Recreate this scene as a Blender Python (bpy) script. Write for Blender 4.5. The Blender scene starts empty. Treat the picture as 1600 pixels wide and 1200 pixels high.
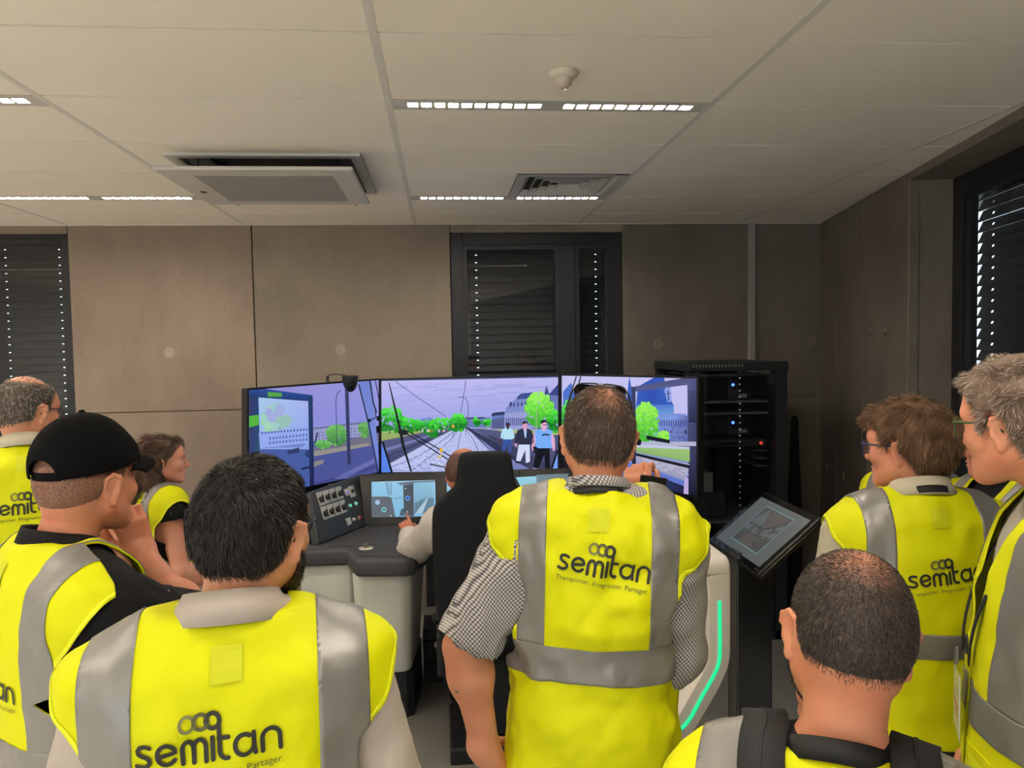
import bpy, bmesh, math, random
import numpy as np
from mathutils import Vector, Matrix
from mathutils.bvhtree import BVHTree

random.seed(7)
RNG = np.random.RandomState(11)
S = bpy.context.scene
COL = S.collection
PI = math.pi

# ---------------------------------------------------------------- camera, world, exposure
FPX = 1215.3
YAW, PIT, ROL, CAMZ = math.radians(5.125), math.radians(-2.797), math.radians(0.983), 1.9
_f = np.array([math.sin(YAW) * math.cos(PIT), math.cos(YAW) * math.cos(PIT), math.sin(PIT)])
_r = np.array([math.cos(YAW), -math.sin(YAW), 0.0])
_u = np.cross(_r, _f)
CR, CU = _r * math.cos(ROL) - _u * math.sin(ROL), _u * math.cos(ROL) + _r * math.sin(ROL)
CAM = np.array([0, 0, CAMZ])
cam = bpy.data.cameras.new('camera')
cam.sensor_fit = 'HORIZONTAL'
cam.sensor_width = 36.0
cam.lens = FPX * 36.0 / 1600.0
cam.clip_start = 0.05
cam.clip_end = 60
camo = bpy.data.objects.new('camera', cam)
COL.objects.link(camo)
M = Matrix.Identity(4)
for i in range(3):
    M[i][0], M[i][1], M[i][2], M[i][3] = CR[i], CU[i], -_f[i], CAM[i]
camo.matrix_world = M
S.camera = camo

WORLD = bpy.data.worlds.new('daylight')
S.world = WORLD
WORLD.use_nodes = True
WORLD.node_tree.nodes['Background'].inputs[0].default_value = (0.80, 0.90, 1.0, 1)
WORLD.node_tree.nodes['Background'].inputs[1].default_value = 4.2
LAMP_STRENGTH = 195.0
S.view_settings.view_transform = 'Standard'
S.view_settings.look = 'None'
S.view_settings.exposure = 0.0
S.view_settings.gamma = 1.0
S.view_settings.use_curve_mapping = False


def ray(x, y):
    return _f + CR * ((x - 800) / FPX) - CU * ((y - 600) / FPX)


def atY(x, y, Y):            # the point of the room seen at photo pixel x, y and standing at depth Y
    d = ray(x, y)
    return CAM + d * (Y / d[1])


def atZ(x, y, Z):
    d = ray(x, y)
    return CAM + d * ((Z - CAMZ) / d[2])


def lin(c):
    return tuple(((v / 255.0) / 12.92 if v / 255.0 <= 0.04045 else ((v / 255.0 + 0.055) / 1.055) ** 2.4) for v in c)


# ---------------------------------------------------------------- materials
def nodes_of(name):
    m = bpy.data.materials.new(name)
    m.use_nodes = True
    nt = m.node_tree
    return m, nt, nt.nodes['Principled BSDF']


def mat(name, rgb, rough=0.6, metal=0.0, spec=0.4, var=0.0, vscale=8.0, bump=0.0, bscale=60.0, coat=0.0, sss=0.0, sheen=0.0):
    """procedural principled material: colour (sRGB 0-255) with noise variation and fine relief"""
    m, nt, p = nodes_of(name)
    c = lin(rgb)
    p.inputs['Base Color'].default_value = (*c, 1)
    p.inputs['Roughness'].default_value = rough
    p.inputs['Metallic'].default_value = metal
    p.inputs['Specular IOR Level'].default_value = spec
    p.inputs['Coat Weight'].default_value = coat
    if sheen:
        p.inputs['Sheen Weight'].default_value = sheen
    if sss:
        p.inputs['Subsurface Weight'].default_value = sss
        p.inputs['Subsurface Radius'].default_value = (0.012, 0.005, 0.003)
        p.inputs['Subsurface Scale'].default_value = 0.5
    tc = nt.nodes.new('ShaderNodeTexCoord')
    if var:
        n = nt.nodes.new('ShaderNodeTexNoise')
        n.inputs['Scale'].default_value = vscale
        n.inputs['Detail'].default_value = 6
        nt.links.new(tc.outputs['Object'], n.inputs['Vector'])
        r = nt.nodes.new('ShaderNodeValToRGB')
        r.color_ramp.elements[0].position = 0.3
        r.color_ramp.elements[1].position = 0.7
        r.color_ramp.elements[0].color = (*[max(0, v * (1 - var)) for v in c], 1)
        r.color_ramp.elements[1].color = (*[min(1, v * (1 + var)) for v in c], 1)
        nt.links.new(n.outputs['Fac'], r.inputs['Fac'])
        nt.links.new(r.outputs['Color'], p.inputs['Base Color'])
    if bump:
        n2 = nt.nodes.new('ShaderNodeTexNoise')
        n2.inputs['Scale'].default_value = bscale
        n2.inputs['Detail'].default_value = 4
        nt.links.new(tc.outputs['Object'], n2.inputs['Vector'])
        b = nt.nodes.new('ShaderNodeBump')
        b.inputs['Strength'].default_value = bump
        b.inputs['Distance'].default_value = 0.004
        nt.links.new(n2.outputs['Fac'], b.inputs['Height'])
        nt.links.new(b.outputs['Normal'], p.inputs['Normal'])
    return m


def emit(name, rgb, strength=1.0):
    m, nt, p = nodes_of(name)
    p.inputs['Base Color'].default_value = (0.01, 0.01, 0.01, 1)
    p.inputs['Roughness'].default_value = 0.3
    p.inputs['Emission Color'].default_value = (*lin(rgb), 1)
    p.inputs['Emission Strength'].default_value = strength
    return m


def concrete(name, rgb, seed=0.0, dark=0.75):
    m, nt, p = nodes_of(name)
    c = lin(rgb)
    tc = nt.nodes.new('ShaderNodeTexCoord')
    mp = nt.nodes.new('ShaderNodeMapping')
    mp.inputs['Location'].default_value = (seed, seed * 1.7, seed * .3)
    nt.links.new(tc.outputs['Object'], mp.inputs['Vector'])

    def noise(scale, detail, stretch=(1, 1, 1), rough=0.55):
        mm = nt.nodes.new('ShaderNodeMapping')
        mm.inputs['Scale'].default_value = stretch
        nt.links.new(mp.outputs['Vector'], mm.inputs['Vector'])
        n = nt.nodes.new('ShaderNodeTexNoise')
        n.inputs['Scale'].default_value = scale
        n.inputs['Detail'].default_value = detail
        n.inputs['Roughness'].default_value = rough
        nt.links.new(mm.outputs['Vector'], n.inputs['Vector'])
        return n
    big = noise(1.3, 9, (1, 1, .7), .62)
    streak = noise(3.0, 6, (3, 3, .35))
    fine = noise(45, 5)
    r1 = nt.nodes.new('ShaderNodeValToRGB')
    r1.color_ramp.elements[0].position, r1.color_ramp.elements[1].position = 0.3, 0.72
    r1.color_ramp.elements[0].color = (*[v * dark for v in c], 1)
    r1.color_ramp.elements[1].color = (*[min(1, v * 1.18) for v in c], 1)
    nt.links.new(big.outputs['Fac'], r1.inputs['Fac'])
    mx = nt.nodes.new('ShaderNodeMix')
    mx.data_type, mx.blend_type = 'RGBA', 'OVERLAY'
    mx.inputs['Factor'].default_value = 0.12
    nt.links.new(r1.outputs['Color'], mx.inputs['A'])
    nt.links.new(streak.outputs['Fac'], mx.inputs['B'])
    mx2 = nt.nodes.new('ShaderNodeMix')
    mx2.data_type, mx2.blend_type = 'RGBA', 'OVERLAY'
    mx2.inputs['Factor'].default_value = 0.10
    nt.links.new(mx.outputs['Result'], mx2.inputs['A'])
    nt.links.new(fine.outputs['Fac'], mx2.inputs['B'])
    # small blow holes
    vo = nt.nodes.new('ShaderNodeTexVoronoi')
    vo.inputs['Scale'].default_value = 9
    nt.links.new(mp.outputs['Vector'], vo.inputs['Vector'])
    r2 = nt.nodes.new('ShaderNodeValToRGB')
    r2.color_ramp.elements[0].position, r2.color_ramp.elements[1].position = 0.035, 0.06
    r2.color_ramp.elements[0].color = (.45, .45, .45, 1)
    nt.links.new(vo.outputs['Distance'], r2.inputs['Fac'])
    mx3 = nt.nodes.new('ShaderNodeMix')
    mx3.data_type, mx3.blend_type = 'RGBA', 'MULTIPLY'
    mx3.inputs['Factor'].default_value = 0.7
    nt.links.new(mx2.outputs['Result'], mx3.inputs['A'])
    nt.links.new(r2.outputs['Color'], mx3.inputs['B'])
    nt.links.new(mx3.outputs['Result'], p.inputs['Base Color'])
    p.inputs['Roughness'].default_value = 0.75
    b = nt.nodes.new('ShaderNodeBump')
    b.inputs['Strength'].default_value = 0.25
    b.inputs['Distance'].default_value = 0.004
    nt.links.new(fine.outputs['Fac'], b.inputs['Height'])
    nt.links.new(b.outputs['Normal'], p.inputs['Normal'])
    return m


# ---------------------------------------------------------------- mesh helpers
def tag(o, label=None, cat=None, group=None, kind=None):
    for k, v in (('label', label), ('category', cat), ('group', group), ('kind', kind)):
        if v:
            o[k] = v
    return o


def thing(name, label, cat, loc=(0, 0, 0), rotz=0.0, group=None):
    o = bpy.data.objects.new(name, None)
    o.empty_display_size = 0.1
    COL.objects.link(o)
    o.matrix_world = Matrix.Translation(Vector([float(v) for v in loc])) @ Matrix.Rotation(rotz, 4, 'Z')
    return tag(o, label, cat, group)


def rootinv(parent):
    r = parent
    while r.parent:
        r = r.parent
    return r.matrix_world.inverted()


def mk(name, V, F, m, parent=None, smooth=False, bevel=0.0, local=False, seg=2, autosm=None):
    """link ONE mesh object; V in room coordinates unless local"""
    me = bpy.data.meshes.new(name)
    V = np.asarray(V, float)
    if parent is not None and not local:
        mi = np.array(rootinv(parent))
        V = V @ mi[:3, :3].T + mi[:3, 3]
    F = F.tolist() if isinstance(F, np.ndarray) else F
    me.from_pydata(V.tolist(), [], F)
    if bevel:
        bm = bmesh.new()
        bm.from_mesh(me)
        bmesh.ops.remove_doubles(bm, verts=bm.verts, dist=1e-6)
        eds = [e for e in bm.edges if len(e.link_faces) == 2 and e.calc_face_angle(0) > 0.5]
        bmesh.ops.bevel(bm, geom=eds, offset=bevel, segments=seg, affect='EDGES', profile=0.5, clamp_overlap=True)
        bm.to_mesh(me)
        bm.free()
    for mm in (m if isinstance(m, (list, tuple)) else [m]):
        me.materials.append(mm)
    if smooth or autosm:
        me.polygons.foreach_set('use_smooth', [True] * len(me.polygons))
    if autosm:
        me.set_sharp_from_angle(angle=autosm)
    me.update()
    o = bpy.data.objects.new(name, me)
    COL.objects.link(o)
    if parent is not None:
        o.parent = parent
    return o


def box(x0, x1, y0, y1, z0, z1):
    V = [(x, y, z) for x in (x0, x1) for y in (y0, y1) for z in (z0, z1)]
    F = [(0, 1, 3, 2), (4, 6, 7, 5), (0, 4, 5, 1), (2, 3, 7, 6), (0, 2, 6, 4), (1, 5, 7, 3)]
    return np.array(V, float), F


def join(*parts):
    V, F, n = [], [], 0
    for v, f in parts:
        v = np.asarray(v, float)
        V.append(v)
        F += [tuple(int(i) + n for i in q) for q in f]
        n += len(v)
    return np.concatenate(V), F


def xf(vf, R=None, t=(0, 0, 0)):
    v, f = vf
    v = np.asarray(v, float)
    if R is not None:
        v = v @ np.asarray(R).T
    return v + np.asarray(t), f


def rz(a):
    c, s = math.cos(a), math.sin(a)
    return np.array([[c, -s, 0], [s, c, 0], [0, 0, 1.0]])


def rx(a):
    c, s = math.cos(a), math.sin(a)
    return np.array([[1.0, 0, 0], [0, c, -s], [0, s, c]])


def ry(a):
    c, s = math.cos(a), math.sin(a)
    return np.array([[c, 0, s], [0, 1.0, 0], [-s, 0, c]])


def prism(poly, a, b, axis=2):
    """extrude a 2-D polygon between a and b along an axis (0 x, 1 y, 2 z)"""
    n = len(poly)
    V = []
    for h in (a, b):
        for p in poly:
            q = [p[0], p[1]]
            q.insert(axis, h)
            V.append(q)
    F = [tuple(range(n - 1, -1, -1)), tuple(range(n, 2 * n))]
    F += [(i, (i + 1) % n, n + (i + 1) % n, n + i) for i in range(n)]
    return np.array(V, float), F


def extrude(P, d):
    """a planar polygon of room points thickened along vector d"""
    P = np.asarray(P, float)
    n = len(P)
    V = np.concatenate([P, P + np.asarray(d)])
    F = [tuple(range(n - 1, -1, -1)), tuple(range(n, 2 * n))] + [(i, (i + 1) % n, n + (i + 1) % n, n + i) for i in range(n)]
    return V, F


def frame_of(t):
    t = np.asarray(t, float)
    t = t / (np.linalg.norm(t) + 1e-12)
    a = np.array([0, 0, 1.0]) if abs(t[2]) < 0.9 else np.array([1.0, 0, 0])
    u = np.cross(a, t)
    u /= np.linalg.norm(u)
    return u, np.cross(t, u)


def tube(pts, r, n=8, closed=False, caps=True, flat=1.0):
    P = np.asarray(pts, float)
    N = len(P)
    rr = np.broadcast_to(np.asarray(r, float), (N,))
    V, F = [], []
    T = [(P[(i + 1) % N] - P[i - 1]) if closed else (P[min(i + 1, N - 1)] - P[max(i - 1, 0)]) for i in range(N)]
    u, w = frame_of(T[0])
    for i in range(N):
        t = T[i] / (np.linalg.norm(T[i]) + 1e-12)
        u = u - t * (u @ t)
        u /= np.linalg.norm(u)
        w = np.cross(t, u)
        for k in range(n):
            a = 2 * PI * k / n
            V.append(P[i] + (u * math.cos(a) + w * math.sin(a) * flat) * rr[i])
    for i in range(N if closed else N - 1):
        j = (i + 1) % N
        for k in range(n):
            l = (k + 1) % n
            F.append((i * n + k, i * n + l, j * n + l, j * n + k))
    if caps and not closed:
        F.append(tuple(range(n - 1, -1, -1)))
        F.append(tuple(range((N - 1) * n, N * n)))
    return np.array(V), F


def lathe(prof, n=24, R=None, t=(0, 0, 0)):
    """spin a profile of (radius, height) about z"""
    V, F = [], []
    m = len(prof)
    for k in range(n):
        a = 2 * PI * k / n
        for r, z in prof:
            V.append((r * math.cos(a), r * math.sin(a), z))
    for k in range(n):
        l = (k + 1) % n
        for i in range(m - 1):
            F.append((k * m + i, l * m + i, l * m + i + 1, k * m + i + 1))
    return xf((np.array(V), F), R, t)


def spline(pts, n=8, closed=False):
    P = np.asarray(pts, float)
    N = len(P)
    out = []
    for i in range(N if closed else N - 1):
        p0 = P[i - 1] if (closed or i > 0) else 2 * P[0] - P[1]
        p1, p2 = P[i], P[(i + 1) % N]
        p3 = P[(i + 2) % N] if (closed or i + 2 < N) else 2 * P[-1] - P[-2]
        for k in range(n):
            t = k / n
            out.append(.5 * ((2 * p1) + (p2 - p0) * t + (2 * p0 - 5 * p1 + 4 * p2 - p3) * t * t + (-p0 + 3 * p1 - 3 * p2 + p3) * t ** 3))
    if not closed:
        out.append(P[-1])
    return np.array(out)


def clip_poly(poly, px, py, nx, ny):
    """keep the side of a 2-D polygon where (p - (px,py)).(nx,ny) <= 0"""
    out = []
    for i in range(len(poly)):
        a, b = poly[i], poly[(i + 1) % len(poly)]
        da = (a[0] - px) * nx + (a[1] - py) * ny
        db = (b[0] - px) * nx + (b[1] - py) * ny
        if da <= 0:
            out.append(a)
        if (da < 0 < db) or (db < 0 < da):
            t = da / (da - db)
            out.append((a[0] + (b[0] - a[0]) * t, a[1] + (b[1] - a[1]) * t))
    return out
# ================================================================ THE ROOM
CZ = 2.7915                                  # ceiling height
YB = 5.73                                    # back wall
XL, YN = -5.37, -4.6                         # left wall, wall behind the camera
RW0 = np.array([2.893, YB])                  # foot of the right wall at the back corner
RWD = np.array([-0.2160, -0.9764])           # the right wall runs towards the camera, 12.5 degrees off square
RWN = np.array([0.9764, -0.2160])            # its outward normal
M_wall = concrete('concrete_pale', (137, 121, 106), 0.0)
M_wall_b = concrete('concrete_mid', (137, 125, 110), 4.0)
M_wall_d = concrete('concrete_grey', (116, 108, 97), 9.0, .65)
M_joint = mat('joint_dark', (60, 56, 50), .9)  # dark core behind the panels, showing in the open joints
M_tile = mat('ceiling_tile_white', (250, 243, 230), .9, var=.015, vscale=3, bump=.05, bscale=300, spec=.1)
M_bar = mat('ceiling_bar_white', (226, 222, 214), .5)
M_void = mat('ceiling_void', (92, 88, 80), .9)
M_frame = mat('window_frame_anthracite', (30, 31, 35), .45)
M_slat = mat('blind_slat_dark', (46, 46, 48), .5, metal=.2)
M_floor = mat('floor_grey', (112, 109, 103), .55, var=.05, vscale=30, bump=.08, bscale=200)
M_white = mat('white_enamel', (205, 202, 196), .45)
M_plaster = mat('painted_wall', (240, 238, 234), .85)


def glass_pane(name, tint=(.80, .84, .86), refl=.02):
    """window glass: lets the view through and mirrors the room faintly"""
    m, nt, p = nodes_of(name)
    out = nt.nodes['Material Output']
    tr = nt.nodes.new('ShaderNodeBsdfTransparent')
    tr.inputs[0].default_value = (*tint, 1)
    gl = nt.nodes.new('ShaderNodeBsdfGlossy')
    gl.inputs['Roughness'].default_value = 0.02
    fr = nt.nodes.new('ShaderNodeFresnel')
    fr.inputs['IOR'].default_value = 1.5
    ad = nt.nodes.new('ShaderNodeMath')
    ad.inputs[1].default_value = refl
    nt.links.new(fr.outputs[0], ad.inputs[0])
    ge = nt.nodes.new('ShaderNodeNewGeometry')
    iv = nt.nodes.new('ShaderNodeMath')
    iv.operation = 'SUBTRACT'
    iv.inputs[0].default_value = 1.0
    nt.links.new(ge.outputs['Backfacing'], iv.inputs[1])
    mu = nt.nodes.new('ShaderNodeMath')
    mu.operation = 'MULTIPLY'
    nt.links.new(ad.outputs[0], mu.inputs[0])
    nt.links.new(iv.outputs[0], mu.inputs[1])
    mx = nt.nodes.new('ShaderNodeMixShader')
    nt.links.new(mu.outputs[0], mx.inputs[0])
    nt.links.new(tr.outputs[0], mx.inputs[1])
    nt.links.new(gl.outputs[0], mx.inputs[2])
    nt.links.new(mx.outputs[0], out.inputs[0])
    return m


M_glass = glass_pane('window_glass')

# floor
o = mk('floor', *box(XL, 4.6, YN, YB + .3, -0.12, 0), mat('floor_bounce_pale', (222, 219, 213), .5, var=.03, vscale=30))  # mostly unseen floor, made pale to bounce light up to the ceiling
tag(o, kind='structure')
o = mk('floor_grey_inset', *box(-2.3, 4.5, 2.1, YB + .28, -0.002, .004), M_floor, o)  # grey inset keeps the visible floor tone within the pale bounce floor

# ceiling: a dark void slab carrying bars and tiles
o = mk('ceiling', *box(XL - .2, 4.0, YN - .2, YB + .6, 2.84, 2.95), M_void)
CEIL = tag(o, kind='structure')
X0, Y0 = -0.173, 2.267
FIX = {}                                     # light strips sit at the near edge of some tile rows
fix_cols = (-4, -2, 0, 2)
fix_rows = (-11, -8, -5, -2, 1, 4)
bars = []
for c in range(-4, 4):
    x = X0 + 1.2 * c
    y1 = YB
    # stop where the right wall is met
    if x > 1.0:
        t = (x - RW0[0]) / RWD[0]
        y0 = max(YN, RW0[1] + RWD[1] * t) if x < RW0[0] else YB
        y0, y1 = (max(YN, y0), YB) if x > 1.9 else (YN, YB)
        if x > 1.9:
            # the bar exists only on the room side of the slanted wall
            yy = RW0[1] + RWD[1] * t
            y0, y1 = yy, YB
    else:
        y0 = YN
    if y1 - y0 > .05:
        mk('grid_bar', *box(x - .0125, x + .0125, y0, y1, CZ - .001, CZ + .03), M_bar, CEIL)
tile_mesh = {}
for c in range(-5, 3):
    for rr in range(-12, 6):
        xa, xb = X0 + 1.2 * c + .0125, X0 + 1.2 * (c + 1) - .0125
        ya, yb = Y0 + .6 * rr + .006, Y0 + .6 * (rr + 1) - .006
        xa, xb, ya, yb = max(xa, XL), xb, max(ya, YN), min(yb, YB)
        if xb <= xa or yb <= ya:
            continue
        fixture = rr in fix_rows and c in fix_cols and c < 1
        if fixture:
            ya += .118
        spans = [(xa, xb)]
        if c == 0 and rr == 3:
            spans = [(xa, .413)]             # the air diffuser takes the other half
        if c == -1 and rr in (2, 3):
            spans = [(-.350, xb)] if rr == 3 else [(xa, -1.225), (-.350, xb)]
        if c == -2 and rr == 3:
            pass
        for sa, sb in spans:
            if sb - sa < .02:
                continue
            poly = clip_poly([(sa, ya), (sb, ya), (sb, yb), (sa, yb)], RW0[0], RW0[1], RWN[0], RWN[1])
            if len(poly) < 3:
                continue
            key = (round(sb - sa, 4), round(yb - ya, 4)) if len(poly) == 4 and c < 1 else None
            if key in tile_mesh:
                t = bpy.data.objects.new('ceiling_tile', tile_mesh[key])
                COL.objects.link(t)
                t.parent = CEIL
                t.location = (sa, ya, 0)
            elif key:
                t = mk('ceiling_tile', *box(0, sb - sa, 0, yb - ya, CZ, CZ + .016), M_tile, CEIL, local=True)
                t.location = (sa, ya, 0)
                tile_mesh[key] = t.data
            else:
                mk('ceiling_tile', *prism(poly, CZ, CZ + .016), M_tile, CEIL)
# the cassette hole is bordered by small tile pieces
mk('ceiling_tile', *box(X0 - 1.2 + .0125, -1.225, 4.067 + .003, 4.55, CZ, CZ + .016), M_tile, CEIL)
mk('ceiling_tile', *box(X0 - 1.2 + .0125, -.350, 4.552, 4.664, CZ, CZ + .016), M_tile, CEIL)
mk('ceiling_tile', *box(-1.225, -.350, 3.47, 3.648, CZ, CZ + .016), M_tile, CEIL)
# perimeter angle along the walls
mk('edge_trim', *box(XL, RW0[0], YB - .022, YB, CZ - .003, CZ + .012), M_bar, CEIL)

# light strips
M_cell = emit('led_cell', (255, 243, 226), LAMP_STRENGTH)
M_louver = mat('louver_white', (214, 210, 202), .35)
cell_v, cell_f = None, None
proto = None
for c in fix_cols:
    if c > 1:
        continue
    for rr in fix_rows:
        xa, xb = X0 + 1.2 * c + .0125, X0 + 1.2 * (c + 1) - .0125
        ya = Y0 + .6 * rr + .003
        if c == -4 and rr == 4:
            pass
        lab = None
        if (c, rr) == (0, 1):
            lab = 'lit LED strip light with louver cells below the ceiling dome sensor'
        elif (c, rr) == (0, 4):
            lab = 'lit LED strip light beside the square air diffuser'
        elif (c, rr) == (-2, 4):
            lab = 'lit LED strip light left of the air conditioning cassette'
        elif (c, rr) == (-2, 1):
            lab = 'lit LED strip light cut by the left edge near the top'
        if lab is None and proto is None:
            lab = 'lit LED strip light'
        r = thing('strip_light', lab or 'lit LED strip light over the room behind the group', 'ceiling light', (xa, ya, CZ), group='LED strip lights in the ceiling grid')
        if proto is None:
            L = xb - xa
            tray = join(box(0, L, 0, .008, 0, .03), box(0, L, .104, .112, 0, .03), box(0, .05, .008, .104, 0, .03), box(L - .05, L, .008, .104, 0, .03),
                        box(.55, .63, .008, .104, 0, .03), box(0, L, .0, .112, .028, .034), box(.05, .55, .008, .034, 0, .03), box(.63, L - .05, .008, .034, 0, .03),
                        box(.05, .55, .082, .104, 0, .03), box(.63, L - .05, .082, .104, 0, .03))
            tr = mk('tray', *tray, M_white, r, local=True)
            wl, cl = [], []
            for x0 in (.05, .63):
                for k in range(10):
                    a = x0 + .0495 * k
                    wl.append(box(a - .006, a + .006, .034, .082, 0, .028))
                    cl.append(box(a + .007, a + .0425, .036, .080, .006, .010))
            lv = mk('louver', *join(*wl), M_louver, r, local=True)
            lc = [mk('led_cell', *q, M_cell, r, local=True) for q in cl]
            tag(lv, kind='stuff')
            proto = (tr, lv, *lc)
        else:
            for q in proto:
                d = q.copy()
                COL.objects.link(d)
                d.parent = r
                d.matrix_parent_inverse = Matrix.Identity(4)

# ---- back wall: cast panels with open joints, tie holes, two window openings
def yz_panel(name, xa, xb, za, zb, m, parent, y=YB, th=.06):
    return mk(name, *box(xa, xb, y, y + th, za, zb), m, parent, bevel=.004, seg=1)


WB = mk('wall_back', *join(box(XL - .2, -3.25, YB + .05, YB + .3, 0, 2.85), box(-2.586, .079, YB + .05, YB + .3, 0, 2.85), box(1.36, 4.0, YB + .05, YB + .3, 0, 2.85),
                           box(-3.25, -2.586, YB + .05, YB + .3, 2.737, 2.85), box(.079, 1.36, YB + .05, YB + .3, 2.733, 2.85), box(.079, 1.36, YB + .05, YB + .3, 0, .9),
                           box(-3.25, -2.586, YB + .05, YB + .3, 0, .25)), M_joint)
tag(WB, kind='structure')
g = .0035
ZS = 1.475                                    # horizontal joint
for xa, xb, mm in ((XL, -4.4, M_wall), (-4.4, -3.25, M_wall), (-2.586, -1.33, M_wall), (-1.33, .079, M_wall_b)):
    yz_panel('concrete_panel', xa + g, xb - g, ZS + g * .6, CZ, mm, WB)
    yz_panel('concrete_panel', xa + g, xb - g, 0, ZS - g * .6, mm, WB)
yz_panel('concrete_panel', 1.36, 2.337, ZS + .001, CZ, M_wall_d, WB)
yz_panel('concrete_panel', 1.36, 2.337, 0, ZS - .001, M_wall_d, WB)
yz_panel('concrete_panel', 2.34, 2.95, ZS + .001, CZ, M_wall_d, WB)
yz_panel('concrete_panel', 2.34, 2.95, 0, ZS - .001, M_wall_d, WB)
yz_panel('concrete_panel', .079, 1.36, 2.733, CZ, M_wall_b, WB)
yz_panel('concrete_panel', .079, 1.36, 0, .9, M_wall_b, WB)
yz_panel('concrete_panel', -3.25, -2.586, 2.737, CZ, M_wall, WB)
yz_panel('concrete_panel', -3.25, -2.586, 0, .25, M_wall, WB)
# tie-hole plugs: a shallow ring and a recessed cone
M_plug = concrete('plug_concrete', (166, 153, 136), 2.0)
M_plug_d = concrete('plug_concrete_grey', (126, 118, 106), 3.0)
for px, py in ((265, 551), (533, 546), (1030, 537), (1268, 533), (265, 905)):
    p = atY(px, py, YB)
    R = rx(PI / 2)
    prof = [(.0, .0012), (.018, .0012), (.021, .0032), (.033, .0030), (.040, .0)]
    mk('tie_hole', *lathe(prof, 24, R, (p[0], YB - .0002, p[2])), M_plug if px < 900 else M_plug_d, WB, smooth=True)
# cable trunking
t0, t1 = atY(1168, 352, YB), atY(1178, 352, YB)
o = mk('cable_trunking', *box(t0[0], t1[0], YB - .03, YB - .0005, 1.6, CZ - .004), mat('trunking_grey', (150, 147, 142), .5), bevel=.003, seg=1)
tag(o, 'pale grey vertical cable trunking on the concrete above the rack', 'cable trunking')


# ---- windows with exterior blinds
def hole_plate(x0, x1, holes, w, th=.0035, hw=.0075, hh=.0035):
    """a long slat with small cord holes, in local x (length) and y (width)"""
    parts = []
    a = x0
    for h in sorted(holes):
        parts.append(box(a, h - hw, -w / 2, w / 2, 0, th))
        parts.append(box(h - hw, h + hw, -w / 2, -hh, 0, th))
        parts.append(box(h - hw, h + hw, hh, w / 2, 0, th))
        a = h + hw
    parts.append(box(a, x1, -w / 2, w / 2, 0, th))
    return join(*parts)


def blinds(win, x0, x1, z0, z1, ypos, holes, T, pitch=.0567, hole=(.0075, .0035)):
    """slats hung outside the glass; T maps window-local (x, depth, z) to room points"""
    v, f = hole_plate(x0, x1, holes, .068, hw=hole[0], hh=hole[1])
    k = 0
    z = z1 - .03
    first = None
    while z > z0:
        tilt = math.radians(66)
        vv = v @ rx(tilt).T + np.array([0, ypos, z])
        if first is None:
            first = mk('slat', T(vv), f, M_slat, win)
        else:
            d = bpy.data.objects.new('slat', first.data)
            COL.objects.link(d)
            d.parent = win
            d.location = (0, 0, -k * pitch)
        k += 1
        z -= pitch


def window(name, x0, x1, z0, z1, bars_x, holes, T, fw=.085, depth=.03, mull=.11, bx0=.01, hole=(.0075, .0035)):
    """frame, mullions, panes and blind; x along the wall, y outward"""
    P = [box(x0, x0 + fw, depth, depth + .08, z0, z1), box(x1 - fw, x1, depth, depth + .08, z0, z1),
         box(x0 + fw, x1 - fw, depth, depth + .08, z1 - fw, z1), box(x0 + fw, x1 - fw, depth, depth + .08, z0, z0 + fw)]
    v, f = join(*P)
    w = mk(name, T(v), f, M_frame, None, bevel=.004, seg=1)
    tag(w, kind='structure')
    xs = [x0 + fw] + [b for bx in bars_x for b in (bx - mull / 2, bx + mull / 2)] + [x1 - fw]
    for bx in bars_x:
        v, f = box(bx - mull / 2, bx + mull / 2, depth - .004, depth + .084, z0 + fw, z1 - fw)
        mk('mullion', T(v), f, M_frame, w, bevel=.004, seg=1)
    for i in range(0, len(xs), 2):
        a, b = xs[i], xs[i + 1]
        sw = .035
        v, f = join(box(a, a + sw, depth + .012, depth + .07, z0 + fw, z1 - fw), box(b - sw, b, depth + .012, depth + .07, z0 + fw, z1 - fw),
                    box(a + sw, b - sw, depth + .012, depth + .07, z1 - fw - sw, z1 - fw), box(a + sw, b - sw, depth + .012, depth + .07, z0 + fw, z0 + fw + sw))
        mk('sash', T(v), f, M_frame, w)
        v, f = box(a + sw, b - sw, depth + .035, depth + .043, z0 + fw + sw, z1 - fw - sw)
        mk('pane', T(v), f, M_glass, w)
    blinds(w, x0 + bx0, x1 - .01, z0, z1, depth + .16, holes, T, hole=hole)
    return w


def T_back(v):
    v = np.asarray(v, float)
    return v + np.array([0, YB, 0])


hxa, hxb, hxc = atY(745, 470, YB + .19)[0], atY(931, 470, YB + .19)[0], atY(96, 470, YB + .19)[0]
window('window_1', .079, 1.36, .9, 2.733, [.945], [hxa, hxb], T_back)
window('window_2', -3.25, -2.586, .25, 2.737, [], [-3.1, hxc], T_back, fw=.03)

# ---- right wall: slanted, with a deep window opening
def T_right(v):
    """local x runs from the back corner towards the camera, y outward, z up"""
    v = np.asarray(v, float)
    out = np.empty_like(v)
    out[:, 0] = RW0[0] + RWD[0] * v[:, 0] + RWN[0] * v[:, 1]
    out[:, 1] = RW0[1] + RWD[1] * v[:, 0] + RWN[1] * v[:, 1]
    out[:, 2] = v[:, 2]
    return out


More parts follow.
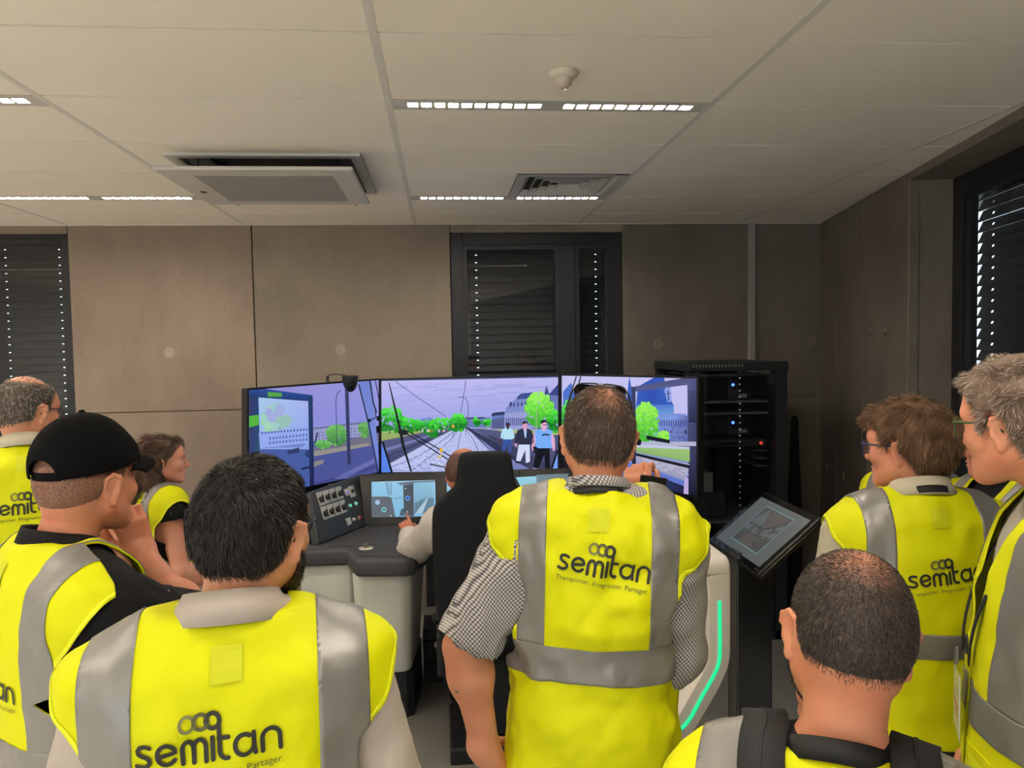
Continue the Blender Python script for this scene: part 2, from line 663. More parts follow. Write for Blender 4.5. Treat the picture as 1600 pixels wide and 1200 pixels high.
SA, SB = 1.775, 5.2                           # opening along the wall
LR = 10.6
v, f = join(box(-.25, SA, .05, .28, 0, 2.85), box(SB, LR, .05, .5, 0, 2.85), box(SA, SB, .0, .5, CZ - .045, 2.9), box(SA, SB, .05, .5, 0, .12))
WR = tag(mk('wall_right', T_right(v), f, M_wall_d), kind='structure')
for a, b, c0, c1 in ((-.02, .42, 0, CZ), (.424, 1.0, 0, CZ), (1.003, SA, 0, CZ), (SB, 7.2, 0, CZ), (7.204, LR, 0, CZ)):
    v, f = box(a, b, 0, .06, c0, c1)
    mk('concrete_panel', T_right(v), f, M_wall_d, WR, bevel=.004, seg=1)
v, f = box(SA, SB, 0, .5, 0, .12)
mk('sill', T_right(v), f, M_wall_d, WR)
v, f = join(box(SA - .012, SA - .001, -.001, .26, .12, CZ - .045))
mk('reveal', T_right(v), f, M_wall_b, WR)
for s, z in ((1.16, 1.96), (1.42, 1.96), (.60, .95), (.18, .96)):
    R = np.array([[RWD[0], RWN[0] * 0, -RWN[0]], [RWD[1], 0, -RWN[1]], [0, 1, 0]], float)
    p = T_right(np.array([[s, -.0005, z]]))[0]
    pr = [(.0, .006), (.016, .006), (.02, .0), (.03, -.001), (.034, .001), (.0, .001)]
    vv, ff = lathe([(r_, -z_) for r_, z_ in pr], 16)
    vv = np.stack([vv[:, 0], vv[:, 2], vv[:, 1]], 1)
    mk('tie_hole', T_right(vv + np.array([s, 0, z])), ff, M_plug_d, WR, smooth=True)
v, f = box(.125, .165, -.004, .0, 1.87, 1.96)
mk('box_out_plate', T_right(v), f, M_wall_d, WR, bevel=.002, seg=1)
window('window_3', SA, SB, .12, CZ - .045, [3.3], [SA + .10, SA + 1.2, 3.4, 4.3], lambda v: T_right(np.asarray(v) + np.array([0, .19, 0])), fw=.10, bx0=-.045, hole=(.014, .007))

# ---- the rest of the shell
tag(mk('wall_left', *box(XL - .2, XL, YN, YB + .3, 0, 2.85), M_plaster), kind='structure')
bh = [box(XL - .2, 5.2, YN - .2, YN, 0, .55), box(XL - .2, 5.2, YN - .2, YN, 2.55, 2.85)]
for a, b in ((XL - .2, -4.6), (-2.3, -1.9), (.4, .8), (3.1, 5.2)):
    bh.append(box(a, b, YN - .2, YN, .55, 2.55))
tag(mk('wall_behind', *join(*bh), M_plaster), kind='structure')
for k, (a, b) in enumerate(((-4.6, -2.3), (-1.9, .4), (.8, 3.1))):      # daylit windows behind the group
    w = mk('window_%d' % (k + 4), *join(box(a, a + .06, YN - .14, YN - .06, .55, 2.55), box(b - .06, b, YN - .14, YN - .06, .55, 2.55), box(a, b, YN - .14, YN - .06, 2.49, 2.55), box(a, b, YN - .14, YN - .06, .55, .61),
                                        box((a + b) / 2 - .04, (a + b) / 2 + .04, YN - .14, YN - .06, .61, 2.49)), M_frame)
    tag(w, kind='structure')
tag(mk('baseboard_back', *box(XL, -3.25, YB - .012, YB, 0, .07), M_frame), kind='structure')

# ================================================================ ON THE CEILING
# air-conditioning cassette with a lowered grille panel
ac = thing('air_conditioning_cassette', 'white ceiling air conditioning cassette with lowered perforated grille panel', 'air conditioner', (-.79, 4.1, CZ))
ax0, ax1, ay0, ay1 = -1.225, -.350, 3.648, 4.552
M_acw = mat('cassette_white', (206, 203, 196), .4)
M_cav = mat('cassette_inside', (84, 86, 90), .45)
mk('outer_frame', *join(box(ax0, ax1, ay0, ay0 + .05, CZ - .014, CZ + .02), box(ax0, ax1, ay1 - .05, ay1, CZ - .014, CZ + .02), box(ax0, ax0 + .05, ay0 + .05, ay1 - .05, CZ - .014, CZ + .02),
                        box(ax1 - .05, ax1, ay0 + .05, ay1 - .05, CZ - .014, CZ + .02)), M_acw, ac, bevel=.004, seg=2)
ca = .05
mk('cavity', *join(box(ax0 + ca, ax1 - ca, ay0 + ca, ay1 - ca, CZ + .025, CZ + .03), box(ax0 + ca, ax1 - ca, ay1 - ca - .005, ay1 - ca, CZ - .01, CZ + .03),
                   box(ax0 + ca, ax0 + ca + .12, ay0 + ca, ay1 - ca, CZ + .0, CZ + .026), box(ax1 - ca - .12, ax1 - ca, ay0 + ca, ay1 - ca, CZ + .0, CZ + .026)), M_cav, ac)
for hx in (-1.1, -.46):
    for hy in (3.75, 4.45):
        mk('hanger', *tube([(hx, hy, CZ + .03), (hx, hy, 2.70)], .004, 6), M_frame, ac)
gx0, gx1, gy0, gy1, gz = -1.24, -.378, 3.56, 4.40, 2.695
gp = mk('grille_panel', *box(gx0, gx1, gy0, gy1, gz, gz + .018), M_acw, ac, bevel=.006)
gi = .14
mk('perforated_grille', *box(gx0 + gi, gx1 - gi * .75, gy0 + gi * .8, gy1 - gi * .8, gz - .002, gz + .001), mat('perforated_white', (176, 172, 165), .6), gp)
holes = []
nx, ny = 44, 40
for i in range(nx):
    for j in range(ny):
        x = gx0 + gi + .008 + (gx1 - gx0 - gi * 1.75 - .016) * i / (nx - 1)
        y = gy0 + gi * .8 + .008 + (gy1 - gy0 - gi * 1.6 - .016) * j / (ny - 1)
        holes.append((np.array([(x - .003, y - .003, gz - .0024), (x + .003, y - .003, gz - .0024), (x + .003, y + .003, gz - .0024), (x - .003, y + .003, gz - .0024)]), [(3, 2, 1, 0)]))
tag(mk('perforations', *join(*holes), mat('perforation_dark', (96, 93, 88), .9), gp), kind='stuff')
p = atZ(318, 300, gz)
mk('badge', *box(p[0] - .012, p[0] + .012, p[1] - .02, p[1] + .02, gz - .003, gz), mat('badge_dark', (70, 70, 72), .5), gp)

# square louvred air diffuser
di = thing('air_diffuser', 'square white louvred air diffuser set in the ceiling grid', 'air diffuser', (.716, 4.367, CZ))
dx0, dx1, dy0, dy1 = .416, 1.012, 4.072, 4.662
M_dif = mat('diffuser_white', (196, 193, 187), .5)
cx, cy = (dx0 + dx1) / 2, (dy0 + dy1) / 2
hw = (dx1 - dx0) / 2


def ring_sq(o_, i_, zo, zi, th=.002):
    V = []
    for h, z in ((o_, zo), (i_, zi), (i_, zi + th), (o_, zo + th)):
        V += [(cx - h, cy - h, z), (cx + h, cy - h, z), (cx + h, cy + h, z), (cx - h, cy + h, z)]
    F = []
    for a in range(4):
        for k in range(4):
            b = (a + 1) % 4
            F.append((a * 4 + k, a * 4 + (k + 1) % 4, b * 4 + (k + 1) % 4, b * 4 + k))
    return np.array(V, float), F


mk('frame', *ring_sq(hw, hw - .05, CZ - .006, CZ - .004), M_dif, di)
for k in range(5):
    o_ = hw - .05 - k * .047
    mk('louver', *ring_sq(o_, o_ - .028, CZ - .004, CZ + .022), M_dif, di)
mk('backing', *box(cx - hw + .02, cx + hw - .02, cy - hw + .02, cy + hw - .02, CZ + .03, CZ + .034), mat('diffuser_dark', (70, 68, 64), .8), di)

# dome sensor
p = atZ(880, 112, CZ)
ds = thing('ceiling_sensor', 'small white round dome sensor on the ceiling tile', 'sensor', (p[0], p[1], CZ))
mk('base', *lathe([(0, .0), (.050, .0), (.051, -.006), (.046, -.016), (.033, -.024), (0, -.024)], 32), mat('sensor_white', (214, 208, 190), .4), ds, smooth=True, local=True)
mk('lens', *lathe([(.031, -.020), (.030, -.032), (.025, -.044), (.014, -.053), (0, -.056)], 28), mat('sensor_lens', (196, 184, 168), .3), ds, smooth=True, local=True)
# ================================================================ DISPLAYS
class Plane:
    def __init__(s, o, ex, ey):
        s.o, s.ex = np.asarray(o, float), np.asarray(ex, float) / np.linalg.norm(ex)
        ey = np.asarray(ey, float)
        ey = ey - s.ex * (ey @ s.ex)
        s.ey = ey / np.linalg.norm(ey)
        s.n = np.cross(s.ex, s.ey)
        if s.n @ (CAM - s.o) < 0:
            s.n = -s.n

    def at(s, x, y, h=0.0):
        d = ray(x, y)
        t = ((s.o - CAM) @ s.n) / (d @ s.n)
        return CAM + d * t + s.n * h

    def uv(s, P):
        q = np.asarray(P) - s.o
        return q @ s.ex, q @ s.ey

    def pt(s, u, v, h=0.0):
        return s.o + s.ex * u + s.ey * v + s.n * h


def picture_mat(name, gain=1.0):
    m, nt, p = nodes_of(name)
    a = nt.nodes.new('ShaderNodeAttribute')
    a.attribute_name = 'Col'
    p.inputs['Base Color'].default_value = (.004, .004, .005, 1)
    p.inputs['Roughness'].default_value = 0.35
    p.inputs['Specular IOR Level'].default_value = 0.25
    nt.links.new(a.outputs['Color'], p.inputs['Emission Color'])
    p.inputs['Emission Strength'].default_value = gain
    return m


M_pic = picture_mat('screen_picture', 1.0)
M_picdim = picture_mat('dim_screen_picture', .9)


class Painter:
    """a flat picture as layered colour polygons on a plane, drawn at photo pixels"""
    def __init__(s, plane, clip=None, base=.0012):
        s.p, s.V, s.F, s.C, s.base = plane, [], [], [], base
        s.clip = clip

    def poly(s, rgb, pts, layer=0):
        if s.clip:                               # keep inside the panel's four corners
            q = s.clip
            area = sum(q[i][0] * q[(i + 1) % 4][1] - q[(i + 1) % 4][0] * q[i][1] for i in range(4))
            for i in range(4):
                a, b = q[i], q[(i + 1) % 4]
                nx, ny = (b[1] - a[1], a[0] - b[0]) if area > 0 else (a[1] - b[1], b[0] - a[0])
                pts = clip_poly(pts, a[0], a[1], nx, ny)
                if len(pts) < 3:
                    return
        if len(pts) < 3:
            return
        n0 = len(s.V)
        for x, y in pts:
            s.V.append(s.p.at(x, y, s.base + layer * .00025))
        s.F.append(tuple(range(n0, n0 + len(pts))))
        s.C += [lin(rgb[i % len(rgb)] if isinstance(rgb, list) else rgb) for i in range(len(pts))]

    def line(s, rgb, pts, w, layer=1):
        for (x0, y0), (x1, y1) in zip(pts[:-1], pts[1:]):
            L = math.hypot(x1 - x0, y1 - y0) or 1
            a, b = -(y1 - y0) / L * w / 2, (x1 - x0) / L * w / 2
            s.poly(rgb, [(x0 + a, y0 + b), (x1 + a, y1 + b), (x1 - a, y1 - b), (x0 - a, y0 - b)], layer)

    def disc(s, rgb, x, y, rx_, ry_, layer=1, n=14):
        s.poly(rgb, [(x + rx_ * math.cos(2 * PI * k / n), y + ry_ * math.sin(2 * PI * k / n)) for k in range(n)], layer)

    def tree(s, cols, x, y, w, h, n, layer=3, size=3.0, rnd=None):
        rnd = rnd or random
        for _ in range(int(n * 2.2)):
            a, r = rnd.random() * 2 * PI, math.sqrt(rnd.random())
            cx_, cy_ = x + math.cos(a) * r * w / 2, y + math.sin(a) * r * h / 2
            c = cols[min(len(cols) - 1, int((cy_ - y + h / 2) / h * len(cols) + rnd.uniform(-.7, .7)) % len(cols))]
            q = size * rnd.uniform(.6, 1.3)
            k0 = rnd.random() * PI
            s.poly(c, [(cx_ + q * math.cos(k0 + t * 2 * PI / 5) * rnd.uniform(.6, 1.2), cy_ + q * math.sin(k0 + t * 2 * PI / 5) * rnd.uniform(.6, 1.2)) for t in range(5)], layer + (_ % 3) * .3)

    def build(s, name, m, parent):
        o = mk(name, s.V, s.F, m, parent)
        me = o.data
        at = me.color_attributes.new('Col', 'FLOAT_COLOR', 'POINT')
        at.data.foreach_set('color', np.column_stack([np.array(s.C), np.ones(len(s.C))]).astype(np.float32).ravel())
        if (me.polygons[0].normal @ Vector([float(v) for v in s.p.n])) < 0:
            me.flip_normals()
        return o


M_bezel = mat('bezel_black', (20, 20, 23), .35)
M_black = mat('black_metal', (26, 27, 30), .5)


def display(name, label, tl, tr, bl, br, yl, yr, group='simulator display wall'):
    """a flat panel display standing upright between two edges at depths yl and yr"""
    a, b, c = atY(*tl, yl), atY(*tr, yr), atY(*bl, yl)
    d = atY(*br, yr)
    up = np.array([0, 0, 1.0])
    pl = Plane(a, b - a, up)
    r = thing(name, label, 'display', (float((a + b)[0] / 2), float((a + b)[1] / 2), float(min(c[2], d[2]))), group=group)
    outline = [a, b, d, c]
    mk('casing', *extrude([q - pl.n * .004 for q in outline], -pl.n * .05), M_bezel, r, bevel=.004, seg=1)
    # slim bezel rim
    bw = .010
    u = (b - a) / np.linalg.norm(b - a)
    inner = [a + u * bw - up * bw * .9, b - u * bw - up * bw * .9, d - u * bw + up * bw * 1.2, c + u * bw + up * bw * 1.2]
    V = [q - pl.n * .004 for q in outline] + [q - pl.n * .004 for q in inner] + [q + pl.n * .003 for q in outline] + [q + pl.n * .003 for q in inner]
    F = []
    for k in range(4):
        l = (k + 1) % 4
        F += [(8 + k, 8 + l, 12 + l, 12 + k), (k, l, 8 + l, 8 + k), (4 + k, 12 + k, 12 + l, 4 + l)]
    mk('bezel', V, F, M_bezel, r)
    mk('mount', *extrude([(c + d) / 2 + u * .12 - pl.n * .06 + up * .3, (c + d) / 2 - u * .12 - pl.n * .06 + up * .3, (c + d) / 2 - u * .12 - pl.n * .06 - up * .2, (c + d) / 2 + u * .12 - pl.n * .06 - up * .2], -pl.n * .04), M_black, r)
    return r, pl


SKY = [(158, 160, 222), (166, 166, 228), (176, 178, 232), (170, 170, 228)]
dC, pC = display('simulator_display', 'middle simulator display showing tram tracks, trees and three walking pedestrians', (593, 592), (875, 584), (593, 741), (875, 737), 5.2, 5.2)
P = Painter(pC, [(596, 594.5), (872, 587), (872, 734.5), (596, 738.5)])
P.poly([(150, 158, 226), (150, 156, 226), (188, 184, 238), (186, 184, 236)], [(590, 594), (880, 586), (880, 670), (590, 670)], 0)
for _ in range(40):                          # thin cloud streaks
    x, y, w = random.uniform(590, 860), random.uniform(600, 655), random.uniform(15, 60)
    P.poly(random.choice([(166, 168, 230), (174, 174, 232), (160, 164, 228)]), [(x, y), (x + w, y - 1.5), (x + w * 1.1, y + 1), (x, y + 2)], .3)
P.poly((58, 66, 110), [(590, 590), (880, 584), (880, 589.5), (590, 595.5)], 1)
# ground
P.poly([(84, 88, 128), (84, 88, 128), (70, 74, 116), (70, 74, 116)], [(590, 672), (880, 668), (880, 745), (590, 745)], 1)
P.poly((150, 168, 100), [(590, 674), (700, 667), (650, 678), (590, 690)], 1.3)
P.poly((178, 190, 140), [(600, 672), (705, 666), (690, 668), (600, 676)], 1.4)
P.poly((158, 164, 196), [(735, 667), (790, 664), (880, 676), (800, 674), (760, 671)], 1.3)
P.poly((170, 184, 120), [(770, 671), (880, 674), (880, 680), (800, 677)], 1.4)
# pale cobbled track bed
P.poly([(186, 194, 236), (186, 194, 236), (168, 178, 228), (168, 178, 228)], [(714, 667), (728, 667), (800, 740), (596, 740), (606, 726)], 1.5)
for _ in range(620):
    t = random.random() ** .55
    y = 670 + 70 * t
    xl, xr = 714 - 112 * t, 728 + 72 * t
    x = random.uniform(xl, xr)
    w, h = 1.2 + 4.2 * t, .5 + 1.0 * t
    P.poly(random.choice([(150, 162, 214), (206, 214, 248), (140, 152, 206), (198, 206, 244)]), [(x, y), (x + w, y), (x + w, y + h), (x, y + h)], 1.8)
for xs in ([(716, 667), (702, 680), (655, 712), (610, 730)], [(719, 667), (708, 682), (690, 700), (640, 738)], [(722, 667), (717, 690), (714, 706), (700, 740)], [(725, 667), (740, 688), (752, 716), (762, 740)], [(714, 667), (690, 680), (640, 703), (596, 720)]):
    P.line((84, 92, 142), [tuple(q) for q in spline(xs, 6)], .9, 2.2)
P.poly((46, 50, 84), [(726, 668), (732, 668), (790, 700), (870, 745), (850, 745), (775, 704)], 2)
P.poly((120, 128, 184), [(738, 672), (742, 672), (830, 728), (850, 745), (800, 745)], 1.9)
P.poly((62, 64, 94), [(760, 680), (768, 680), (872, 734), (872, 745), (838, 740)], 2.1)
P.poly((62, 66, 104), [(596, 714), (690, 676), (700, 674), (640, 704), (596, 728)], 2)
P.poly((112, 120, 176), [(596, 702), (680, 677), (684, 678), (596, 708)], 2)
# far buildings and tree line
P.poly((110, 130, 200), [(654, 655), (672, 652), (680, 656), (680, 664), (654, 664)], 2)
P.poly((104, 122, 178), [(728, 653), (766, 652), (768, 668), (728, 668)], 2)
P.line((48, 52, 92), [(728, 653.5), (757, 652.5)], 2, 2.2)
GR = [(84, 222, 70), (60, 198, 56), (40, 168, 48), (22, 120, 36), (30, 140, 44)]
for x, y, w, h, n in ((610, 656, 44, 40, 90), (640, 664, 50, 22, 60), (662, 666, 40, 22, 40), (690, 664, 50, 20, 60), (716, 660, 26, 28, 70), (676, 672, 20, 22, 30), (745, 659, 10, 11, 16), (761, 660, 13, 9, 16)):
    P.tree(GR, x, y, w, h, n, 2.5, 2.7)
for k in range(14):
    x = random.uniform(650, 698)
    P.poly(random.choice([(60, 66, 130), (220, 220, 235), (180, 90, 70), (230, 200, 80), (40, 70, 160)]), [(x, 671), (x + 2, 671), (x + 2, 675), (x, 675)], 3.2)
# right hand houses
P.poly((96, 120, 182), [(768, 648), (790, 646), (790, 670), (768, 670)], 2.2)
P.poly((44, 54, 96), [(767, 650), (770, 645), (788, 643), (791, 648)], 2.4)
P.poly((82, 92, 140), [(768, 656), (790, 652), (790, 670), (768, 670)], 2.5)
P.poly((124, 138, 200), [(790, 638), (806, 622), (835, 620), (835, 655), (790, 655)], 2.3)
P.poly((58, 74, 138), [(808, 620), (814, 615), (832, 613), (836, 622), (808, 624)], 2.5)
P.poly((150, 156, 212), [(788, 646), (836, 641), (836, 668), (788, 670)], 2.6)
for k in range(14):
    P.poly((70, 78, 132), [(790 + k * 3.3, 653), (791.6 + k * 3.3, 653), (791.6 + k * 3.3, 665), (790 + k * 3.3, 665)], 2.8)
for k in range(6):
    P.poly((60, 70, 128), [(796 + k * 6, 630 - k * .6), (798.5 + k * 6, 630 - k * .6), (798.5 + k * 6, 636 - k * .6), (796 + k * 6, 636 - k * .6)], 2.8)
P.poly((56, 66, 122), [(796, 634), (797, 628), (800, 628), (800, 634)], 2.8)
P.poly((108, 120, 180), [(850, 616), (872, 612), (872, 650), (850, 650)], 2.3)
P.poly((54, 68, 132), [(850, 617), (854, 602), (858, 616), (872, 600), (872, 618)], 2.6)
P.poly((50, 54, 80), [(853, 622), (860, 621), (860, 632), (853, 632)], 2.8)
P.tree([(150, 240, 90), (120, 226, 70), (90, 206, 60), (64, 176, 50)], 842, 640, 44, 52, 130, 3, 3.2)
P.tree(GR, 866, 658, 18, 36, 50, 3.2, 2.8)
P.line((150, 190, 120), [(839, 640), (838, 668), (837, 690)], 1.6, 4.2)
# lamp posts, contact wire
P.line((84, 90, 140), [(731.5, 668), (731.5, 632), (729, 624), (724, 620.5), (716, 620.5)], 1.1, 3)
P.line((60, 66, 110), [(728, 594), (724, 620), (720, 645)], .9, 3)
P.line((60, 66, 110), [(618, 596), (660, 626), (697, 651)], .9, 3)
P.line((60, 66, 110), [(728, 680), (728, 650)], 1.0, 3)
P.line((90, 96, 140), [(708, 684), (708, 664)], 1.0, 3)
P.poly((240, 170, 50), [(706, 664), (710, 664), (710, 668), (706, 668)], 3.4)
# wiper and cab pillar
D = (14, 16, 28)
P.poly(D, [(607, 598), (608.5, 598), (628, 674), (633, 700), (644, 737), (641.5, 737), (627, 694), (624, 676)], 4.5)
P.poly(D, [(622, 673), (634, 671), (638, 675), (637, 679), (630, 680), (622, 677)], 4.6)
P.line(D, [(637, 673.5), (680, 698), (706, 714)], 1.8, 4.6)
P.line(D, [(636, 678), (664, 695), (700, 718)], 1.8, 4.6)
P.poly((232, 180, 60), [(687, 700), (691, 699), (692, 706), (688, 708)], 4.8)
P.poly((220, 190, 120), [(684, 713), (690, 709), (690, 713), (685, 717)], 4.8)
P.line(D, [(672, 725), (690, 729), (706, 731)], 1.8, 4.6)
P.poly((88, 130, 230), [(596, 692), (613, 740), (596, 741)], 4.0)
P.line(D, [(598, 690), (613, 740)], 3.2, 4.6)
P.poly((118, 160, 240), [(871, 704), (871, 741), (860, 741)], 4.0)
P.line(D, [(871, 704), (860, 738)], 3.0, 4.6)
# the three simulated pedestrians (part of the picture)
def sim_person(x, y, h, skin, top, legs, hair, sleeve=None, bag=False, wide=1.0):
    k = h / 100.0 * wide
    P.poly(legs, [(x - 13 * k, y - 50 * k), (x + 12 * k, y - 50 * k), (x + 13 * k, y - 6 * k), (x + 3 * k, y - 1 * k), (x + 2 * k, y - 34 * k), (x - 10 * k, y - 6 * k), (x - 20 * k, y - 8 * k)], 5)
    P.poly((150, 160, 220) if not bag else (40, 40, 60), [(x - 21 * k, y - 8 * k), (x - 9 * k, y - 6 * k), (x - 12 * k, y - 1 * k), (x - 22 * k, y - 3 * k)], 5.2)
    P.poly((60, 60, 80), [(x + 2 * k, y - 3 * k), (x + 15 * k, y - 3 * k), (x + 15 * k, y + 2 * k), (x + 2 * k, y + 2 * k)], 5.2)
    P.poly(top, [(x - 17 * k, y - 80 * k), (x - 6 * k, y - 84 * k), (x + 8 * k, y - 84 * k), (x + 18 * k, y - 79 * k), (x + 17 * k, y - 46 * k), (x - 15 * k, y - 46 * k)], 5.4)
    for sg in (-1, 1):
        P.poly(sleeve or skin, [(x + sg * 17 * k, y - 78 * k), (x + sg * 22 * k, y - 64 * k), (x + sg * 23 * k, y - 48 * k), (x + sg * 17 * k, y - 48 * k), (x + sg * 15 * k, y - 62 * k)], 5.5)
        P.poly(skin, [(x + sg * 18 * k, y - 49 * k), (x + sg * 23 * k, y - 49 * k), (x + sg * 22 * k, y - 41 * k), (x + sg * 18 * k, y - 41 * k)], 5.6)
    P.poly(skin, [(x - 3 * k, y - 86 * k), (x + 5 * k, y - 86 * k), (x + 5 * k, y - 80 * k), (x - 3 * k, y - 80 * k)], 5.6)
    P.disc(skin, x + 1 * k, y - 92 * k, 6.2 * k, 8 * k, 5.7)
    P.poly(hair, [(x - 5.5 * k, y - 93 * k), (x - 5 * k, y - 99 * k), (x + 1 * k, y - 102 * k), (x + 7 * k, y - 99 * k), (x + 7.5 * k, y - 94 * k), (x + 3 * k, y - 97 * k)], 5.9)
    if bag:
        P.poly((24, 24, 40), [(x + 20 * k, y - 42 * k), (x + 30 * k, y - 40 * k), (x + 34 * k, y - 24 * k), (x + 22 * k, y - 26 * k)], 5.7)


sim_person(793, 708, 47, (70, 46, 54), (176, 222, 240), (54, 84, 160), (40, 30, 36), (176, 222, 240))
sim_person(819.5, 725, 66, (216, 160, 190), (40, 44, 70), (210, 218, 246), (24, 22, 36), (40, 44, 70), True)
P.poly((170, 200, 240), [(818, 672), (823, 672), (822, 684), (820, 684)], 6.2)
sim_person(849, 737, 80, (226, 170, 206), (118, 172, 246), (16, 18, 30), (28, 26, 40))
P.line((30, 34, 60), [(847, 680), (852, 678.5), (858, 680)], 2.4, 6.3)
P.line((30, 32, 50), [(848, 664), (856, 664)], 1.2, 6.3)
P.build('screen_picture', M_pic, dC)

dL, pL = display('simulator_display', 'angled simulator display under the webcam showing a long pale building and mirror', (386, 607), (594, 591.5), (386, 783), (594, 740), 4.42, 5.19)
P = Painter(pL, [(389, 609.5), (591.5, 594), (591.5, 737.5), (389, 779)])
P.poly([(138, 142, 222), (142, 140, 220), (146, 138, 206), (150, 150, 220)], [(386, 600), (594, 588), (594, 665), (386, 690)], 0)
P.poly([(84, 92, 160), (80, 86, 156), (72, 80, 150), (68, 76, 150)], [(386, 700), (594, 676), (594, 745), (386, 790)], .5)
P.poly((150, 152, 200), [(486, 668), (570, 658), (570, 682), (486, 690)], 1)
for k in range(26):
    P.poly((70, 74, 120), [(490 + k * 3.2, 668 - k * .38), (492 + k * 3.2, 668 - k * .38), (492 + k * 3.2, 671 - k * .38), (490 + k * 3.2, 671 - k * .38)], 1.3)
for k in range(14):
    for j in range(3):
        x, y = 492 + k * 5.6, 676 - k * .7 + j * 5
        P.poly((104, 106, 156), [(x, y), (x + 2, y), (x + 2, y + 2.4), (x, y + 2.4)], 1.3)
P.line((54, 58, 100), [(492, 692), (496, 676)], 2.6, 1.5)
P.poly((112, 110, 128), [(486, 700), (594, 676), (594, 690), (486, 712)], 1)
P.poly((146, 142, 138), [(486, 706), (575, 692), (580, 696), (486, 714)], 1.2)
P.poly((76, 84, 150), [(486, 713), (594, 692), (594, 745), (486, 765)], 1.1)
P.poly((134, 132, 130), [(486, 722), (506, 718), (505, 724), (486, 731)], 1.4)
P.poly((104, 110, 174), [(520, 748), (594, 712), (594, 718), (540, 748)], 1.3)
P.poly((64, 70, 132), [(486, 756), (594, 724), (594, 730), (486, 765)], 1.3)
P.tree([(112, 188, 96), (96, 168, 84), (80, 150, 76), (66, 132, 70)], 526, 680, 30, 34, 60, 2, 3.2)
P.tree([(112, 188, 96), (84, 160, 80)], 504, 694, 24, 12, 30, 2, 2.8)
P.tree([(108, 176, 96), (84, 150, 80)], 569, 671, 16, 26, 40, 2, 2.8)
P.line((60, 62, 104), [(526, 695), (524.5, 625), (527, 614), (532, 609.5)], 1.1, 2.8)
P.poly((52, 58, 96), [(538.5, 604), (544, 603), (548, 726), (542.5, 726)], 3)
# the mirror frame on the cab side
F_ = (30, 44, 92)
P.poly([(44, 74, 150), (40, 68, 140), (30, 56, 110), (28, 60, 90)], [(386, 604), (488, 617.5), (489, 627), (386, 622)], 3)
P.poly([(36, 60, 120), (46, 100, 90), (60, 70, 110), (50, 56, 90)], [(386, 606), (404, 608), (407, 790), (386, 790)], 3)
P.poly((84, 178, 60), [(389, 650), (404, 648), (404, 664), (389, 668)], 3.2)
P.poly((84, 160, 70), [(418, 612), (440, 614), (440, 620), (418, 620)], 3.2)
P.poly([(30, 58, 110), (26, 60, 90), (30, 36, 84), (28, 30, 74)], [(481, 618), (488, 618), (491, 770), (484, 770)], 3.4)
P.poly([(166, 198, 232), (164, 176, 238), (136, 160, 230), (150, 176, 240)], [(403.5, 621), (482, 627), (484, 702), (406, 702)], 3.1)
P.tree([(158, 200, 200), (150, 190, 180)], 430, 652, 34, 36, 16, 3.15, 8)
P.tree([(156, 210, 172), (160, 214, 184)], 418, 660, 16, 30, 8, 3.15, 7)
P.tree([(160, 172, 220)], 430, 645, 18, 20, 6, 3.2, 8)
P.poly((148, 168, 236), [(404, 676), (483, 668), (484, 702), (406, 702)], 3.3)
for k in range(15):
    P.poly((66, 84, 150), [(408 + k * 5, 675 - k * .4), (410.5 + k * 5, 675 - k * .4), (410.5 + k * 5, 678 - k * .4), (408 + k * 5, 678 - k * .4)], 3.5)
for k in range(12):
    for j in range(2):
        x, y = 420 + k * 5.2, 683 - k * .5 + j * 7
        P.poly((92, 112, 190), [(x, y), (x + 3, y), (x + 3, y + 4), (x, y + 4)], 3.5)
P.line((60, 76, 130), [(416, 670), (438, 669)], 1.4, 3.6)
P.poly((70, 92, 160), [(407, 700), (484, 692), (484, 790), (407, 790)], 3.3)
P.poly((48, 60, 104), [(448, 704), (467, 699), (468, 707), (450, 710)], 3.6)
P.poly((40, 60, 110), [(477, 705), (485, 703), (485, 714), (479, 715), (476, 710)], 3.8)
P.line((30, 36, 80), [(470, 733), (486, 729)], 3.0, 3.8)
# windscreen pillar at the right
P.poly([(110, 128, 204), (124, 140, 214), (96, 114, 192), (100, 118, 196)], [(560, 593), (580, 592), (594, 740), (590, 742)], 4)
P.line((26, 28, 50), [(560, 600), (576, 664), (591, 742)], 2.0, 4.5)
P.line((26, 28, 50), [(577, 592), (583, 630), (588, 645)], 2.2, 4.5)
P.line((26, 28, 50), [(586, 594), (592, 625)], 1.4, 4.5)
P.line((26, 28, 50), [(575, 657), (587, 653), (586, 640)], 1.4, 4.5)
P.poly((20, 24, 40), [(575, 654), (580, 655), (579, 660), (575, 659)], 4.7)
P.poly((20, 24, 40), [(588, 650), (592, 650), (592, 658), (588, 657)], 4.7)
P.build('screen_picture', M_pic, dL)

dR, pR = display('simulator_display', 'angled simulator display beside the rack showing a blue-roofed castle tower', (875, 584), (1091, 589), (875, 737), (1091, 779), 5.19, 4.23)
P = Painter(pR, [(878, 587), (1088, 591.5), (1088, 775.5), (878, 735)])
P.poly([(186, 186, 240), (190, 188, 240), (196, 192, 236), (196, 192, 236)], [(870, 580), (1092, 586), (1092, 690), (870, 700)], 0)
P.poly([(126, 146, 220), (130, 150, 224), (110, 126, 200), (110, 126, 200)], [(870, 680), (1092, 700), (1092, 790), (870, 745)], .5)
P.poly((74, 108, 200), [(880, 612), (892, 598), (905, 620), (905, 690), (880, 690)], 1)
P.tree(GR, 890, 655, 26, 60, 70, 1.5, 3)
P.poly((58, 92, 190), [(980, 618), (983.5, 588), (987, 606), (987, 630), (980, 630)], 1)
P.poly((96, 132, 214), [(978, 622), (988, 622), (988, 690), (978, 690)], .9)
P.tree(GR, 982, 668, 14, 40, 30, 1.4, 3)
